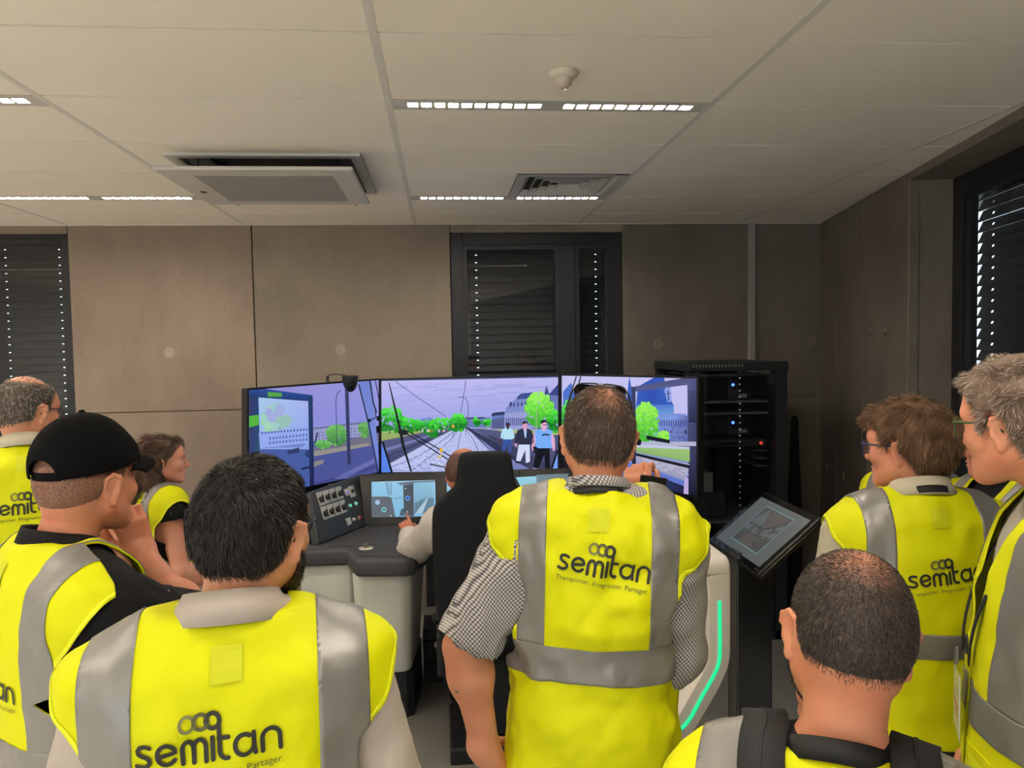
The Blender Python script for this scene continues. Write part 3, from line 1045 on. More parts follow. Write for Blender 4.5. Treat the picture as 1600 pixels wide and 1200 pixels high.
P.poly([(54, 96, 190), (46, 88, 186), (40, 76, 172), (46, 84, 180)], [(994, 636), (997, 604), (1022, 590), (1038, 589), (1040, 605), (1053, 634), (1020, 636)], 1)
P.poly([(70, 112, 200), (76, 118, 204), (108, 160, 216), (108, 160, 216)], [(994, 632), (1053, 632), (1053, 650), (994, 650)], 1.2)
P.poly((140, 160, 224), [(1038, 608), (1048, 604), (1050, 628), (1043, 628)], 1.4)
P.line((70, 84, 150), [(1044, 610), (1045, 626)], 2.2, 1.6)
P.line((70, 84, 150), [(1039, 616), (1049, 614)], 1, 1.6)
P.poly([(120, 146, 216), (124, 150, 220), (96, 106, 170), (90, 100, 166)], [(1024, 648), (1060, 646), (1076, 650), (1076, 692), (1024, 690)], 1.3)
for k in range(14):
    x = 1026 + k * 3.7
    P.poly((64, 76, 142), [(x, 657), (x + 1.7, 656), (x + 2.2, 665), (x + .4, 667)], 1.6)
    P.poly((110, 134, 206), [(x, 646), (x + 1.6, 646), (x + 1.6, 649), (x, 649)], 1.6)
for k in range(80):
    x, y = random.uniform(1026, 1074), random.uniform(666, 688)
    P.poly(random.choice([(112, 122, 180), (84, 94, 158), (124, 132, 186), (78, 86, 146)]), [(x, y), (x + 3, y), (x + 3, y + 1.6), (x, y + 1.6)], 1.6)
P.poly((36, 40, 80), [(1070, 672), (1073, 672), (1073, 678), (1070, 678)], 1.8)
P.tree([(150, 236, 84), (126, 224, 70), (100, 206, 60), (74, 180, 52)], 1010, 660, 38, 62, 150, 2, 3.2)
P.tree([(150, 236, 84), (110, 210, 64)], 1036, 682, 18, 16, 34, 2, 3)
P.poly((176, 178, 206), [(995, 690), (1092, 690), (1092, 697), (995, 696)], 2.6)
P.poly([(150, 190, 110), (156, 196, 116), (140, 178, 110), (134, 170, 104)], [(994, 698), (1078, 700), (1078, 722), (994, 707)], 2.6)
P.poly((190, 196, 224), [(994, 694), (1078, 698), (1078, 702), (994, 699)], 2.7)
P.poly([(172, 170, 196), (170, 168, 194), (150, 150, 184), (156, 156, 190)], [(994, 708), (1078, 725), (1072, 752), (994, 722)], 2.6)
for r_ in range(5):
    for k in range(15):
        x = 995 + k * 5.3 + (r_ % 2) * 2.4
        y = 711.5 + r_ * 3.0 + (x - 995) * .24
        P.poly(random.choice([(188, 186, 208), (160, 158, 188), (176, 174, 200)]), [(x, y), (x + 4.6, y + 1.1), (x + 4.6, y + 3.4), (x, y + 2.3)], 2.8)
P.poly((96, 120, 200), [(980, 722), (1070, 752), (1070, 790), (980, 765)], 2.4)
for k in range(6):
    P.line((82, 104, 180), [(985, 728 + k * 6), (1070, 758 + k * 6)], .8, 2.5)
P.poly([(60, 70, 116), (52, 60, 104), (22, 30, 66), (26, 34, 72)], [(1009, 748), (1018, 740), (1070, 760), (1070, 778), (1009, 757)], 2.9)
P.poly((20, 28, 64), [(1009, 752), (1070, 772), (1068, 776), (1008, 762)], 3)
P.poly((190, 170, 220), [(1070, 745), (1076, 748), (1076, 778), (1068, 775)], 3)
# cab window frame
W_ = (36, 40, 64)
P.poly([(84, 88, 138), (72, 76, 120), (72, 76, 120), (84, 88, 138)], [(985, 605), (1078, 589), (1078, 601), (992, 612)], 4)
P.poly([(60, 64, 104), (54, 58, 96), (20, 22, 40), (22, 24, 44)], [(987, 604), (993.5, 606), (994, 742), (988, 742)], 4.1)
P.poly((10, 12, 26), [(993, 685), (1001, 686), (1003, 690), (1001, 696), (993, 695)], 4.3)
P.poly((14, 16, 34), [(1010.5, 680), (1047, 687.5), (1047, 693), (1010.5, 686.5)], 4.3)
P.poly((14, 16, 34), [(994, 708), (1078, 727), (1078, 732), (994, 712)], 4.3)
P.line((30, 32, 56), [(901, 588), (884, 640)], 2, 4.4)
P.line((30, 32, 56), [(908, 588), (896, 628)], 2, 4.4)
P.build('screen_picture', M_pic, dR)
Q = Painter(pR, None, .0018)                  # dark pillar along the outer edge
Q.poly([(86, 88, 142), (66, 68, 116), (12, 16, 34), (14, 20, 44)], [(1074, 589), (1089.5, 590), (1089.5, 776), (1076, 774)], 0)
Q.poly([(70, 72, 120), (50, 60, 100), (20, 30, 60), (24, 36, 66)], [(1076, 610), (1088, 610), (1088, 660), (1077, 660)], 1)
Q.build('screen_edge_picture', M_pic, dR)

# webcam dome on a bent bracket over the left display
wc = atY(547, 590, 4.90)
w_ = thing('webcam', 'black dome camera on a thin bent bracket above the angled display', 'camera', wc)
sc_ = 4.90 / FPX
hd = mk('dome', *lathe([(0, 3 * sc_), (12.4 * sc_, 3 * sc_), (12.6 * sc_, 1 * sc_), (11.6 * sc_, -7 * sc_), (10.0 * sc_, -13 * sc_), (7.0 * sc_, -19 * sc_), (3 * sc_, -22 * sc_), (0, -22.5 * sc_)], 24), M_black, w_, smooth=True, local=True)
mk('lens', *lathe([(0, .004), (.012, .004), (.014, 0), (.014, -.01)], 16, rx(PI / 2) @ rx(.5), (.008, -.036, -.052)), mat('lens_black', (8, 8, 10), .1), w_, smooth=True, local=True)
mk('bracket', *join(tube([(-7 * sc_, 0, 4 * sc_), (-24 * sc_, 0, 6 * sc_), (-33 * sc_, 0, 4 * sc_), (-34 * sc_, 0, 1 * sc_)], .0035, 6), box(-36 * sc_, -32 * sc_, -.008, .008, -14 * sc_, 3 * sc_)), M_black, w_, local=True)

# ================================================================ DRIVING DESK
ZT = .86
M_desk = mat('desk_top_charcoal', (58, 59, 62), .55, bump=.15, bscale=500)
M_pan = mat('panel_charcoal', (44, 48, 52), .42)
M_shell = mat('desk_shell_offwhite', (196, 196, 186), .45)
M_plinth = mat('plinth_black', (24, 24, 26), .6)
M_dark = mat('under_desk_grey', (96, 95, 92), .6)
XC = .187                                    # the desk mirrors about the driver's axis
dk = thing('driving_desk', 'charcoal topped off-white tram simulator driving desk with angled panels', 'desk', (XC, 4.2, 0))
half = [(-.80, 4.05), (-.514, 4.047), (-.472, 3.905), (-.44, 3.83), (-.20, 3.80), (-.154, 3.825), (-.135, 3.90), (-.03, 4.16)]
left = [(-.80, 4.30)] + half
poly = left + [(2 * XC - x, y) for x, y in reversed(left)]
back = [(2 * XC + .67 - .04, 4.36), (2 * XC + .455, 4.72), (-.455, 4.72), (-.64, 4.36)]
V, F = prism(poly + back, ZT - .085, ZT)
mk('worktop', V, F, M_desk, dk, bevel=.016, seg=3, autosm=.8)
# inset darker mat on the top, with the raised lip left around it
def inset(poly, d):
    c = np.mean(poly, 0)
    return [(x + (c[0] - x) * d, y + (c[1] - y) * d) for x, y in poly]


for sg in (0, 1):
    q = [(-.62, 4.12), (-.49, 4.10), (-.435, 3.90), (-.20, 3.845), (-.165, 3.93), (-.06, 4.17), (.0, 4.53), (-.44, 4.55)]
    q = q if sg == 0 else [(2 * XC - x, y) for x, y in q][::-1]
    mk('top_mat', *prism(q, ZT + .0005, ZT + .003), mat('mat_dark', (46, 46, 48), .7), dk)
for sg in (1, -1):
    def mx(x):
        return x if sg == 1 else 2 * XC - x
    def sym(poly):
        return poly if sg == 1 else [(mx(x), y) for x, y in poly][::-1]
    # front pedestal, tapering slightly towards the floor
    top = sym([(-.475, 3.93), (-.43, 3.88), (-.22, 3.87), (-.175, 3.90), (-.12, 4.25), (-.12, 4.40), (-.475, 4.40)])
    bot = sym([(-.455, 3.97), (-.42, 3.935), (-.225, 3.93), (-.19, 3.955), (-.16, 4.25), (-.16, 4.40), (-.455, 4.40)])
    n = len(top)
    V = [(x, y, ZT - .085) for x, y in top] + [(x, y, .24) for x, y in bot]
    F = [tuple(range(n)), tuple(range(2 * n - 1, n - 1, -1))] + [(i, n + i, n + (i + 1) % n, (i + 1) % n) for i in range(n)]
    mk('pedestal', V, F, M_shell, dk, bevel=.02, seg=3, autosm=.7)
    V = [(x, y, .24) for x, y in bot] + [(x, y, .0) for x, y in bot]
    V = [(x + (.01 if x < XC else -.01) , y + .012, z) for x, y, z in V]
    mk('plinth', V, F, M_plinth, dk)
    # outer cheek, cut back below
    tp = sym([(-.76, 4.09), (-.50, 4.08), (-.44, 4.2), (-.44, 4.45), (-.76, 4.45)])
    V = [(x, y, ZT - .085) for x, y in tp] + [(x, y, .58) for x, y in tp] + [(mx(-.62 + (mx(x) + .76) * .5) if False else x * .55 + mx(-.44) * .45, y, .44) for x, y in tp]
    n = 5
    F = [tuple(range(n)), tuple(range(3 * n - 1, 2 * n - 1, -1))] + [(k * n + i, (k + 1) * n + i, (k + 1) * n + (i + 1) % n, k * n + (i + 1) % n) for k in (0, 1) for i in range(n)]
    mk('cheek', V, F, M_shell, dk, bevel=.012, seg=2, autosm=.7)
mk('knee_panel', *box(-.12, 2 * XC + .12, 4.58, 4.62, .36, ZT - .085), M_dark, dk)
mk('floor_frame', *join(box(-.14, 2 * XC + .14, 4.40, 4.62, .22, .30), box(-.14, 2 * XC + .14, 4.35, 4.62, .0, .10), box(-.14, -.08, 4.40, 4.62, .1, .22), box(2 * XC + .08, 2 * XC + .14, 4.40, 4.62, .1, .22)), M_plinth, dk, bevel=.004, seg=1)
for z in (.13, .17):
    mk('foot_bar', *tube([(-.12, 4.42, z), (2 * XC + .12, 4.42, z)], .006, 8), mat('bar_steel', (150, 150, 150), .3, metal=.8), dk, smooth=True)

# angled switch panel (left) on its wedge housing
bl, br = atZ(498, 853, ZT), atZ(574, 822, ZT)
ex = (br - bl) / np.linalg.norm(br - bl)
outw = np.array([-ex[1], ex[0], 0.0])        # away from the driver
ey = np.array([outw[0] * .42, outw[1] * .42, .91])
pS = Plane(bl, ex, ey)
S_c = [pS.at(484, 768), pS.at(562, 741), pS.at(574, 821), pS.at(497, 852)]
mk('switch_panel', *extrude(S_c, -pS.n * .05), M_pan, dk, bevel=.012, seg=3, autosm=.7)
side = np.array([0.0, .10, 0])
mk('panel_housing', *extrude([q - pS.n * .05 + (0 if i < 2 else 0) for i, q in enumerate([S_c[0] - ey * .02, S_c[1] - ey * .02, S_c[2], S_c[3]])], -pS.n * .05), M_plinth, dk)
M_plate = mat('switch_plate', (178, 176, 172), .35, metal=.3)
M_knob = mat('knob_black', (34, 34, 36), .4)


def on_panel(pl, x, y):
    p = pl.at(x, y)
    return pl.uv(p)


def plate(pl, quad, th, m, parent, name, h0=.0):
    return mk(name, *extrude([pl.at(x, y, h0) for x, y in quad], pl.n * th), m, parent, bevel=.0012, seg=1)


def button(pl, x, y, r, hgt, m, parent, name='push_button', n=18):
    R = np.stack([pl.ex, np.cross(pl.n, pl.ex), pl.n], 1)
    return mk(name, *lathe([(0, hgt), (r * .8, hgt), (r, hgt * .6), (r, 0)], n, R, pl.at(x, y)), m, parent, smooth=True)


for rrow in (0, 1):
    for k in range(4):
        if rrow == 0:
            a, b = np.array([492.4, 770.5]), np.array([532.5, 759.0])
            c, d = np.array([499, 791.3]), np.array([537.5, 778.0])
        else:
            a, b = np.array([499.3, 793]), np.array([538, 780])
            c, d = np.array([505.5, 813.2]), np.array([543, 799.5])
        t0_, t1_ = k / 4 + .012, (k + 1) / 4 - .012
        q = [a + (b - a) * t0_, a + (b - a) * t1_, c + (d - c) * t1_, c + (d - c) * t0_]
        sp = plate(pS, q, .003, M_plate, dk, 'switch_plate')
        m_ = (q[0] + q[1] + q[2] + q[3]) / 4 + np.array([.3, 1.5])
        kb = button(pS, m_[0], m_[1], .0165, .016, M_knob, sp, 'rotary_knob')
        cpt, npt = pS.at(*m_), pS.n
        al = pS.ex * .35 + pS.ey * .94
        al /= np.linalg.norm(al)
        be = np.cross(npt, al)
        bar = [cpt + al * .018 + be * .005 + npt * .014, cpt + al * .018 - be * .005 + npt * .014, cpt - al * .018 - be * .005 + npt * .014, cpt - al * .018 + be * .005 + npt * .014]
        mk('grip', *extrude(bar, npt * .008), M_knob, sp)
    # tag line
plate(pS, [(536.5, 764.8), (543.5, 763), (546.5, 773.5), (540.5, 775.5)], .003, M_plate, dk, 'selector_plate')
button(pS, 541.8, 769.8, .008, .012, emit('violet_lamp', (150, 110, 210), .8), dk, 'violet_button')
pp = plate(pS, [(543.2, 760.5), (551.5, 758.5), (556.5, 775), (548, 778)], .003, M_plate, dk, 'selector_plate')
button(pS, 549.8, 767.5, .011, .014, M_knob, pp, 'rotary_knob')
M_green = emit('green_lamp', (110, 228, 186), .75)
M_ringm = mat('button_ring', (190, 188, 180), .3, metal=.5)
for x, y, m_ in ((546.2, 790.5, M_green), (555.2, 787.2, M_green), (552.5, 812, M_plate), (561.3, 809.2, mat('button_red', (176, 32, 40), .35))):
    b_ = button(pS, x, y, .0125, .006, M_ringm, dk, 'button_ring')
    button(pS, x, y, .0100, .012, m_, b_, 'push_button')
plate(pS, [(539, 811), (545.5, 808.5), (548.8, 818), (543.5, 822)], .008, M_plate, dk, 'key_switch')

# flat screens in the dark centre fascia
def fascia(tl, tr, br_, bl_, lab):
    a, b = atZ(*bl_, ZT), atZ(*br_, ZT)
    ex = (b - a) / np.linalg.norm(b - a)
    pl = Plane(a, ex, np.array([0, .36, .93]))
    q = [pl.at(*tl), pl.at(*tr), pl.at(*br_), pl.at(*bl_)]
    mk(lab, *extrude(q, -pl.n * .05), mat('fascia_black', (36, 35, 36), .4), dk, bevel=.006, seg=2, autosm=.7)
    return pl


pF = fascia((561, 741), (812, 733), (822, 815), (574, 821.5), 'fascia')
M_vent = mat('vent', (60, 60, 62), .5)
# left desk screen
sq = [(580.5, 753), (680, 750), (681, 806.5), (581, 808.5)]
mk('screen_bezel', *extrude([pF.at(x, y, .0) for x, y in [(578, 751), (682.5, 748), (683.5, 808.5), (578.5, 810.5)]], pF.n * .003), M_bezel, dk)
P = Painter(pF, None, .004)
P.poly([(150, 206, 238), (160, 210, 240), (128, 190, 226), (132, 194, 228)], sq, 0)
P.poly((96, 104, 116), [(581, 776), (606, 776), (612, 778), (618, 808), (581, 808.5)], 1)
P.poly((72, 80, 92), [(630, 757), (646, 754), (647, 806.5), (633, 807), (631, 790)], 1)
P.poly((110, 124, 138), [(620, 755), (645, 752), (680, 750.5), (680, 753), (646, 755), (634, 759), (626, 758)], 1.2)
P.poly([(142, 196, 226), (150, 200, 230), (110, 160, 190), (120, 170, 200)], [(647, 754), (677, 753), (678, 802), (647, 803)], 1.2)
P.poly((96, 134, 156), [(648, 786), (660, 780), (678, 778), (678, 802), (648, 803)], 1.4)
P.poly((176, 206, 222), [(668, 777), (670, 777), (660, 802), (649, 803)], 1.6)
P.line((110, 140, 160), [(648, 788), (672, 776)], .8, 1.7)
for a_, b_ in (((603, 753), (607, 774)), ((606, 753), (609, 774)), ((611, 753), (612, 774))):
    P.line((88, 104, 118), [a_, b_], .9, 1.3)
P.line((96, 124, 140), [(616, 780), (632, 777)], .8, 1.3)
P.poly((66, 92, 108), [(624, 806), (627, 796), (632, 793), (632, 806)], 1.4)
for x, y, c1, c2, r_ in ((590, 785, (150, 190, 240), (176, 196, 224), 4), (600, 796.5, (150, 214, 220), (30, 150, 150), 4), (637, 778.5, (120, 170, 230), (24, 84, 200), 4)):
    P.disc(c1, x, y, r_, r_, 2)
    P.disc(c2, x, y, r_ * .66, r_ * .66, 2.4)
for x, y in ((634, 763.5), (636.5, 800), (611, 806), (599, 754)):
    P.disc((214, 222, 230), x, y, 1.1, 1.1, 2)
P.build('desk_screen', M_picdim, dk)
P = Painter(pF, None, .004)
P.poly([(158, 208, 236), (150, 204, 234), (140, 196, 228), (146, 200, 230)], [(698, 749), (798, 745), (799, 803), (699, 806)], 0)
P.poly((86, 92, 100), [(700, 770), (760, 768), (770, 800), (700, 803)], .5)
P.build('desk_screen', M_picdim, dk)
# the right wing: mirrored panel with two small displays
def mir(p):
    return np.array([2 * XC - p[0], p[1], p[2]])
S_m = [mir(q) for q in S_c]
pM = Plane(S_m[2], S_m[3] - S_m[2], np.array([-ey[0], ey[1], ey[2]]))
mk('switch_panel', *extrude(S_m[::-1], -pM.n * .05), M_pan, dk, bevel=.012, seg=3, autosm=.7)
q0 = Plane(atZ(822, 815, ZT), np.array([1.0, 0, 0]), np.array([0, .36, .93]))
mk('fascia', *extrude([q0.at(812, 733), q0.at(905, 731), q0.at(900, 812), q0.at(822, 815)], -q0.n * .05), M_bezel, dk)
P = Painter(q0, None, .004)
P.poly([(150, 214, 236), (146, 206, 226), (128, 168, 186), (130, 180, 200)], [(806, 746), (888, 741), (888, 795), (832, 798)], 0)
P.poly([(110, 130, 140), (104, 124, 134), (120, 150, 160), (130, 170, 184)], [(838, 742), (888, 740), (888, 780), (838, 770)], .6)
P.build('desk_screen', M_picdim, dk)
# joystick on the left wing
jp = atZ(572, 856.5, ZT + .003)
js = mk('controller_base', *lathe([(0, .006), (.020, .006), (.036, .003), (.038, 0)], 24, None, jp), mat('controller_plate', (196, 190, 172), .3, metal=.5), dk, smooth=True)
mk('controller_grip', *box(jp[0] - .014, jp[0] + .014, jp[1] - .010, jp[1] + .010, jp[2] + .004, jp[2] + .024), mat('grip_olive', (98, 94, 80), .4), js, bevel=.004)

# ================================================================ DRIVER SEAT
st = thing('driver_seat', 'tall black driver seat with stepped headrest in front of the desk', 'seat', (.19, 3.42, 0))
M_seat = mat('seat_fabric_black', (29, 30, 33), .9, spec=.15, bump=.3, bscale=700)
half = [(0, 1.436), (.085, 1.434), (.112, 1.415), (.122, 1.36), (.135, 1.29), (.185, 1.245), (.225, 1.20), (.238, 1.12), (.236, .90), (.222, .70), (.20, .60), (.16, .56), (0, .55)]
prof = [(x + .005, z) for x, z in half] + [(-x + .005, z) for x, z in reversed(half[1:-1])]
prof = [tuple(q) for q in spline([(x, z) for x, z in prof], 4, True)]
yb = 3.36
V, F = prism([(x + .175, z) for x, z in prof], yb, yb + .10, axis=1)
sb = mk('backrest', V, F, M_seat, st, bevel=.03, seg=4, autosm=.9)
mk('cushion', *box(-.03, .41, 3.46, 3.93, .46, .58), M_seat, st, bevel=.04, seg=4, autosm=.9)
mk('hinge_cover', *box(-.05, -.01, 3.38, 3.56, .44, .64), M_plinth, st, bevel=.012)
mk('hinge_cover', *box(.37, .41, 3.38, 3.56, .44, .64), M_plinth, st, bevel=.012)
mk('column', *join(box(.07, .31, 3.55, 3.85, .08, .46), box(.0, .38, 3.45, 3.92, 0, .08)), M_plinth, st, bevel=.01)
mk('lever', *tube([(-.02, 3.44, .66), (-.055, 3.40, .69), (-.06, 3.38, .73)], .008, 8), M_plinth, st, smooth=True)

# ================================================================ RACK AND COMPUTERS
RX0, RX1, RY0, RY1, RZ1 = 1.52, 2.155, 4.70, 5.46, 1.775
rk = thing('server_rack', 'black equipment rack with glazed front holding lit computers', 'rack', (1.84, 5.08, 0))
M_rack = mat('rack_black', (30, 34, 38), .5)
mk('frame', *join(box(RX0, RX0 + .075, RY0, RY0 + .08, 0, RZ1), box(RX1 - .075, RX1, RY0, RY0 + .08, 0, RZ1), box(RX0, RX0 + .06, RY1 - .06, RY1, 0, RZ1), box(RX1 - .06, RX1, RY1 - .06, RY1, 0, RZ1),
                  box(RX0, RX1, RY0, RY1, 0, .06), box(RX0 + .06, RX1 - .06, RY1 - .01, RY1, .06, RZ1)), M_rack, rk)
mk('top_cover', *box(RX0 - .006, RX1 + .006, RY0 - .012, RY1 + .006, RZ1 - .055, RZ1), M_rack, rk, bevel=.008)
mk('vent_slots', *join(*[box(RX0 + .02 + k * .021, RX0 + .03 + k * .021, RY0 - .0135, RY0 - .012, RZ1 - .028, RZ1 - .012) for k in range(16)]), mat('slot', (120, 116, 108), .7), rk)
mk('side_panel', *box(RX0 - .004, RX0, RY0 + .06, RY1 - .02, .08, RZ1 - .09), M_rack, rk)
mk('side_panel', *box(RX1, RX1 + .004, RY0 + .06, RY1 - .02, .08, RZ1 - .09), M_rack, rk)
mk('side_latch', *box(RX0 - .008, RX0 - .004, 5.06, 5.075, 1.62, 1.655), M_bezel, rk)
M_shelf = mat('shelf_edge', (104, 102, 98), .5)
zs_ = [atY(1160, yy, 4.8)[2] for yy in (584, 626, 644, 668, 692, 812)]
for z in (zs_[0], zs_[1], zs_[2], zs_[5]):
    mk('shelf', *join(box(RX0 + .075, RX1 - .09, 4.78, 5.40, z - .008, z), box(RX0 + .075, RX1 - .09, 4.775, 4.78, z - .012, z + .002)), [M_shelf], rk)
for k in range(3):
    z = atY(1205, 704 + k * 12, 4.8)[2]
    mk('rail_bracket', *box(RX1 - .17, RX1 - .085, 4.78, 5.2, z, z + .004), M_shelf, rk)
M_rglass = glass_pane('rack_glass', (.88, .9, .92), .07)
mk('glass_door', *box(RX0 + .07, RX1 - .085, RY0 + .004, RY0 + .009, .07, RZ1 - .06), M_rglass, rk)
mk('door_lock', *lathe([(0, .008), (.010, .008), (.012, 0)], 14, rx(PI / 2), (RX0 + .045, RY0, .93)), M_shelf, rk, smooth=True)
M_case = mat('computer_case', (66, 66, 70), .4)
M_blue = emit('blue_power_light', (50, 90, 255), 9.0)
for i, (yy, zz) in enumerate(((602, zs_[1] + .003), (664, zs_[4] + .045))):
    c = atY(1146, yy, 4.86)
    r_ = thing('computer', ('dark tower computer with blue light on the upper rack shelf', 'dark tower computer with blue light on the lower rack shelf')[i], 'computer', (c[0], 4.98, float(zz)), group='computers in the rack')
    h_ = (.155, .130)[i]
    mk('case', *box(c[0] - .20, c[0] + .12, 4.865, 5.28, zz, zz + h_), mat('case_black', (18, 18, 20), .4), r_, bevel=.004)
    mk('front_panel', *box(c[0] - .032, c[0] + .030, 4.858, 4.866, zz + .002, zz + h_ - .004), M_case, r_, bevel=.002)
    mk('power_light', *lathe([(0, .002), (.0085, .002), (.0095, 0)], 14, rx(PI / 2), (c[0] - .004, 4.857, zz + h_ * .62)), M_blue, r_)
    mk('power_button', *lathe([(0, .003), (.013, .003), (.014, 0)], 16, rx(PI / 2), (c[0], 4.858, zz + h_ * .86)), M_bezel, r_)
    mk('front_slot', *box(c[0] - .014, c[0] + .014, 4.856, 4.858, zz + h_ * .40, zz + h_ * .52), M_bezel, r_)
    mk('label', *box(c[0] + .036, c[0] + .092, 4.8635, 4.865, zz + .012, zz + .036), M_plate, r_)
sw = thing('network_recorder', 'flat rack unit with a small red power ring', 'rack unit', (1.83, 5.0, float(zs_[4])))
mk('case', *box(RX0 + .08, RX1 - .095, 4.80, 5.2, zs_[4] - .024, zs_[4] + .022), mat('unit_case', (74, 73, 70), .4, metal=.4), sw, bevel=.003)
mk('front_slot', *box(RX0 + .20, RX0 + .36, 4.798, 4.80, zs_[4] - .012, zs_[4] + .010), M_bezel, sw)
p = atY(1189, 692, 4.80)
mk('power_ring', *tube([(p[0] + .008 * math.cos(a), 4.797, p[2] + .008 * math.sin(a)) for a in np.linspace(0, 2 * PI, 14)[:-1]], .0018, 6, closed=True), emit('red_ring', (255, 70, 50), 2.5), sw)
p1 = thing('folder', 'pale papers standing on the lowest rack shelf', 'folder', (1.72, 5.0, float(zs_[5])), group=None)
mk('sheets', *box(1.655, 1.73, 4.86, 5.1, zs_[5] + .175, zs_[5] + .30), M_plate, p1)
mk('file_box', *box(1.64, 1.82, 4.88, 5.2, zs_[5] + .003, zs_[5] + .174), mat('file_box_grey', (58, 58, 60), .6), p1, bevel=.004)

# slender black padded stand in the corner
q = thing('folded_stand', 'slender black padded stand with rounded top leaning in the corner', 'stand', (2.48, 5.3, 0))
prof = [(0, 1.372), (.016, 1.368), (.024, 1.345), (.026, 1.30), (.032, 1.10), (.044, .85), (.050, .60), (.052, .3), (.052, .02), (.09, .015), (.09, 0), (0, 0)]
v, f = lathe(prof, 20, None, (2.485, 5.3, 0))
mk('cover', v, f, mat('stand_black', (13, 13, 14), .8), q, smooth=True)

# ================================================================ TABLET KIOSK
TC = np.array([1.213, 2.871, 1.1725])
ty, tx = np.array([.77, .01, .64]), np.array([.03, -1.0, -.02])
pT = Plane(TC, tx, ty)
kk = thing('monitor_kiosk', 'tilted touch monitor on a dark post beside the white frame', 'monitor', (1.15, 2.87, 0))
def tq(u0, u1, v0, v1, h):
    return [pT.pt(u0, v0, h), pT.pt(u1, v0, h), pT.pt(u1, v1, h), pT.pt(u0, v1, h)]
HW, HH = .203, .126
hs = mk('housing', *extrude(tq(-HW - .035, HW + .028, -HH - .03, HH + .03, .004), -pT.n * .03), M_bezel, kk, bevel=.008, seg=3, autosm=.7)
mk('housing_rim', *tube([pT.pt(HW + .026, -HH - .022, -.01), pT.pt(HW + .026, HH + .026, -.01)], .0035, 6), mat('rim_metal', (120, 116, 108), .25, metal=.8), hs, smooth=True)
mk('front_glass', *extrude(tq(-HW - .028, HW + .021, -HH - .023, HH + .023, .004), pT.n * .0012), mat('black_glass', (8, 8, 9), .06, spec=.6), kk)
P = Painter(pT, None, .0056)
def tp(u, v):
    """a point of the tablet screen as photo pixel is not needed: use plane coordinates directly"""
    return pT.pt(u, v, .0056)
class TP(Painter):
    def poly(s, rgb, pts, layer=0):
        n0 = len(s.V)
        for u_, v_ in pts:
            s.V.append(s.p.pt(u_ * HW, v_ * HH, s.base + layer * .00025))
        s.F.append(tuple(range(n0, n0 + len(pts))))
        s.C += [lin(rgb)] * len(pts)
P = TP(pT, None, .0056)
sgn = 1
P.poly((66, 76, 78), [(-1, -1), (1, -1), (1, 1), (-1, 1)], 0)
fx0, fx1, fy0, fy1 = -.56, .60, -.73, .80
P.poly((96, 140, 152), [(fx0, fy0), (fx1, fy0), (fx1, fy1), (fx0, fy1)], 1)
P.poly((44, 46, 46), [(fx0 + .02, fy0 + .03), (fx1 - .02, fy0 + .03), (fx1 - .02, fy1 - .03), (fx0 + .02, fy1 - .03)], 1.5)
P.poly((70, 84, 90), [(-.52, .1), (-.30, .76), (-.1, .3), (-.1, -.2), (-.5, -.2)], 2)
P.poly((76, 88, 92), [(.56, .5), (.56, -.1), (.2, -.3), (.1, .0)], 2)
P.poly((66, 60, 56), [(-.2, .76), (.5, .76), (.25, .2), (-.05, .1)], 2.2)
P.poly((64, 58, 54), [(-.25, -.68), (.3, -.68), (.2, -.3), (-.2, -.25)], 2.2)
for k in range(26):
    u_, v_ = random.uniform(-.5, .5), random.uniform(-.65, .2)
    P.poly(random.choice([(34, 36, 36), (60, 72, 76), (52, 54, 52), (28, 30, 30)]), [(u_, v_), (u_ + .12, v_ + .03), (u_ + .1, v_ + .14), (u_ - .02, v_ + .1)], 2.5 + .1 * (k % 4))
P.build('screen', picture_mat('kiosk_picture', .85), kk)
mk('camera_dots', *join(*[xf(lathe([(0, .0008), (.002, .0008), (.002, 0)], 8, np.stack([pT.ex, np.cross(pT.n, pT.ex), pT.n], 1)), None, pT.pt(HW + .01 - k * .02, -HH - .012, .0052)) for k in (0, 1)]), M_plate, kk)
mk('post', *box(1.095, 1.235, 2.82, 2.92, .02, 1.10), mat('post_gloss', (36, 38, 40), .14, spec=.5), kk, bevel=.006, seg=2)
mk('neck', *extrude(tq(-.06, .06, -.10, .08, -.03), -pT.n * .05), M_rack, kk, bevel=.006)
mk('base_plate', *box(1.0, 1.33, 2.68, 3.06, 0, .02), M_rack, kk, bevel=.005)

# ================================================================ WHITE FRAME WITH GREEN LIGHT LINE
fr = thing('light_frame', 'white curved frame with a glowing green light line', 'frame', (.62, 2.75, 0))
YF = 2.60
def fpx(x, y, Y=YF):
    p = atY(x, y, Y)
    return (p[0], p[2])
outer = [fpx(*p) for p in ((1142, 893), (1142, 1000), (1141, 1030), (1135, 1052), (1122, 1080), (1100, 1118), (1084, 1143), (1068, 1158), (1050, 1165), (1036, 1164), (960, 1164), (860, 1164))]
inner = [fpx(*p) for p in ((860, 1132), (960, 1132), (1030, 1128), (1046, 1127), (1056, 1122), (1066, 1108), (1082, 1080), (1096, 1055), (1104, 1035), (1107, 1015), (1107, 930), (1104, 903))]
ol = [tuple(q) for q in spline(outer, 4)] + [tuple(q) for q in spline(inner, 4)]
V, F = prism(ol, YF, YF + .16, axis=1)
M_fw = mat('frame_white', (206, 200, 190), .4)
mk('front_loop', V, F, M_fw, fr, bevel=.008, seg=2, autosm=.6)
a_, b_ = fpx(1142, 893), fpx(1104, 903)
top = [(a_[0], YF, a_[1]), (a_[0], YF, a_[1] - .0), (b_[0], YF, b_[1])]
x0_, x1_ = b_[0] - .005, a_[0]
zt_ = a_[1]
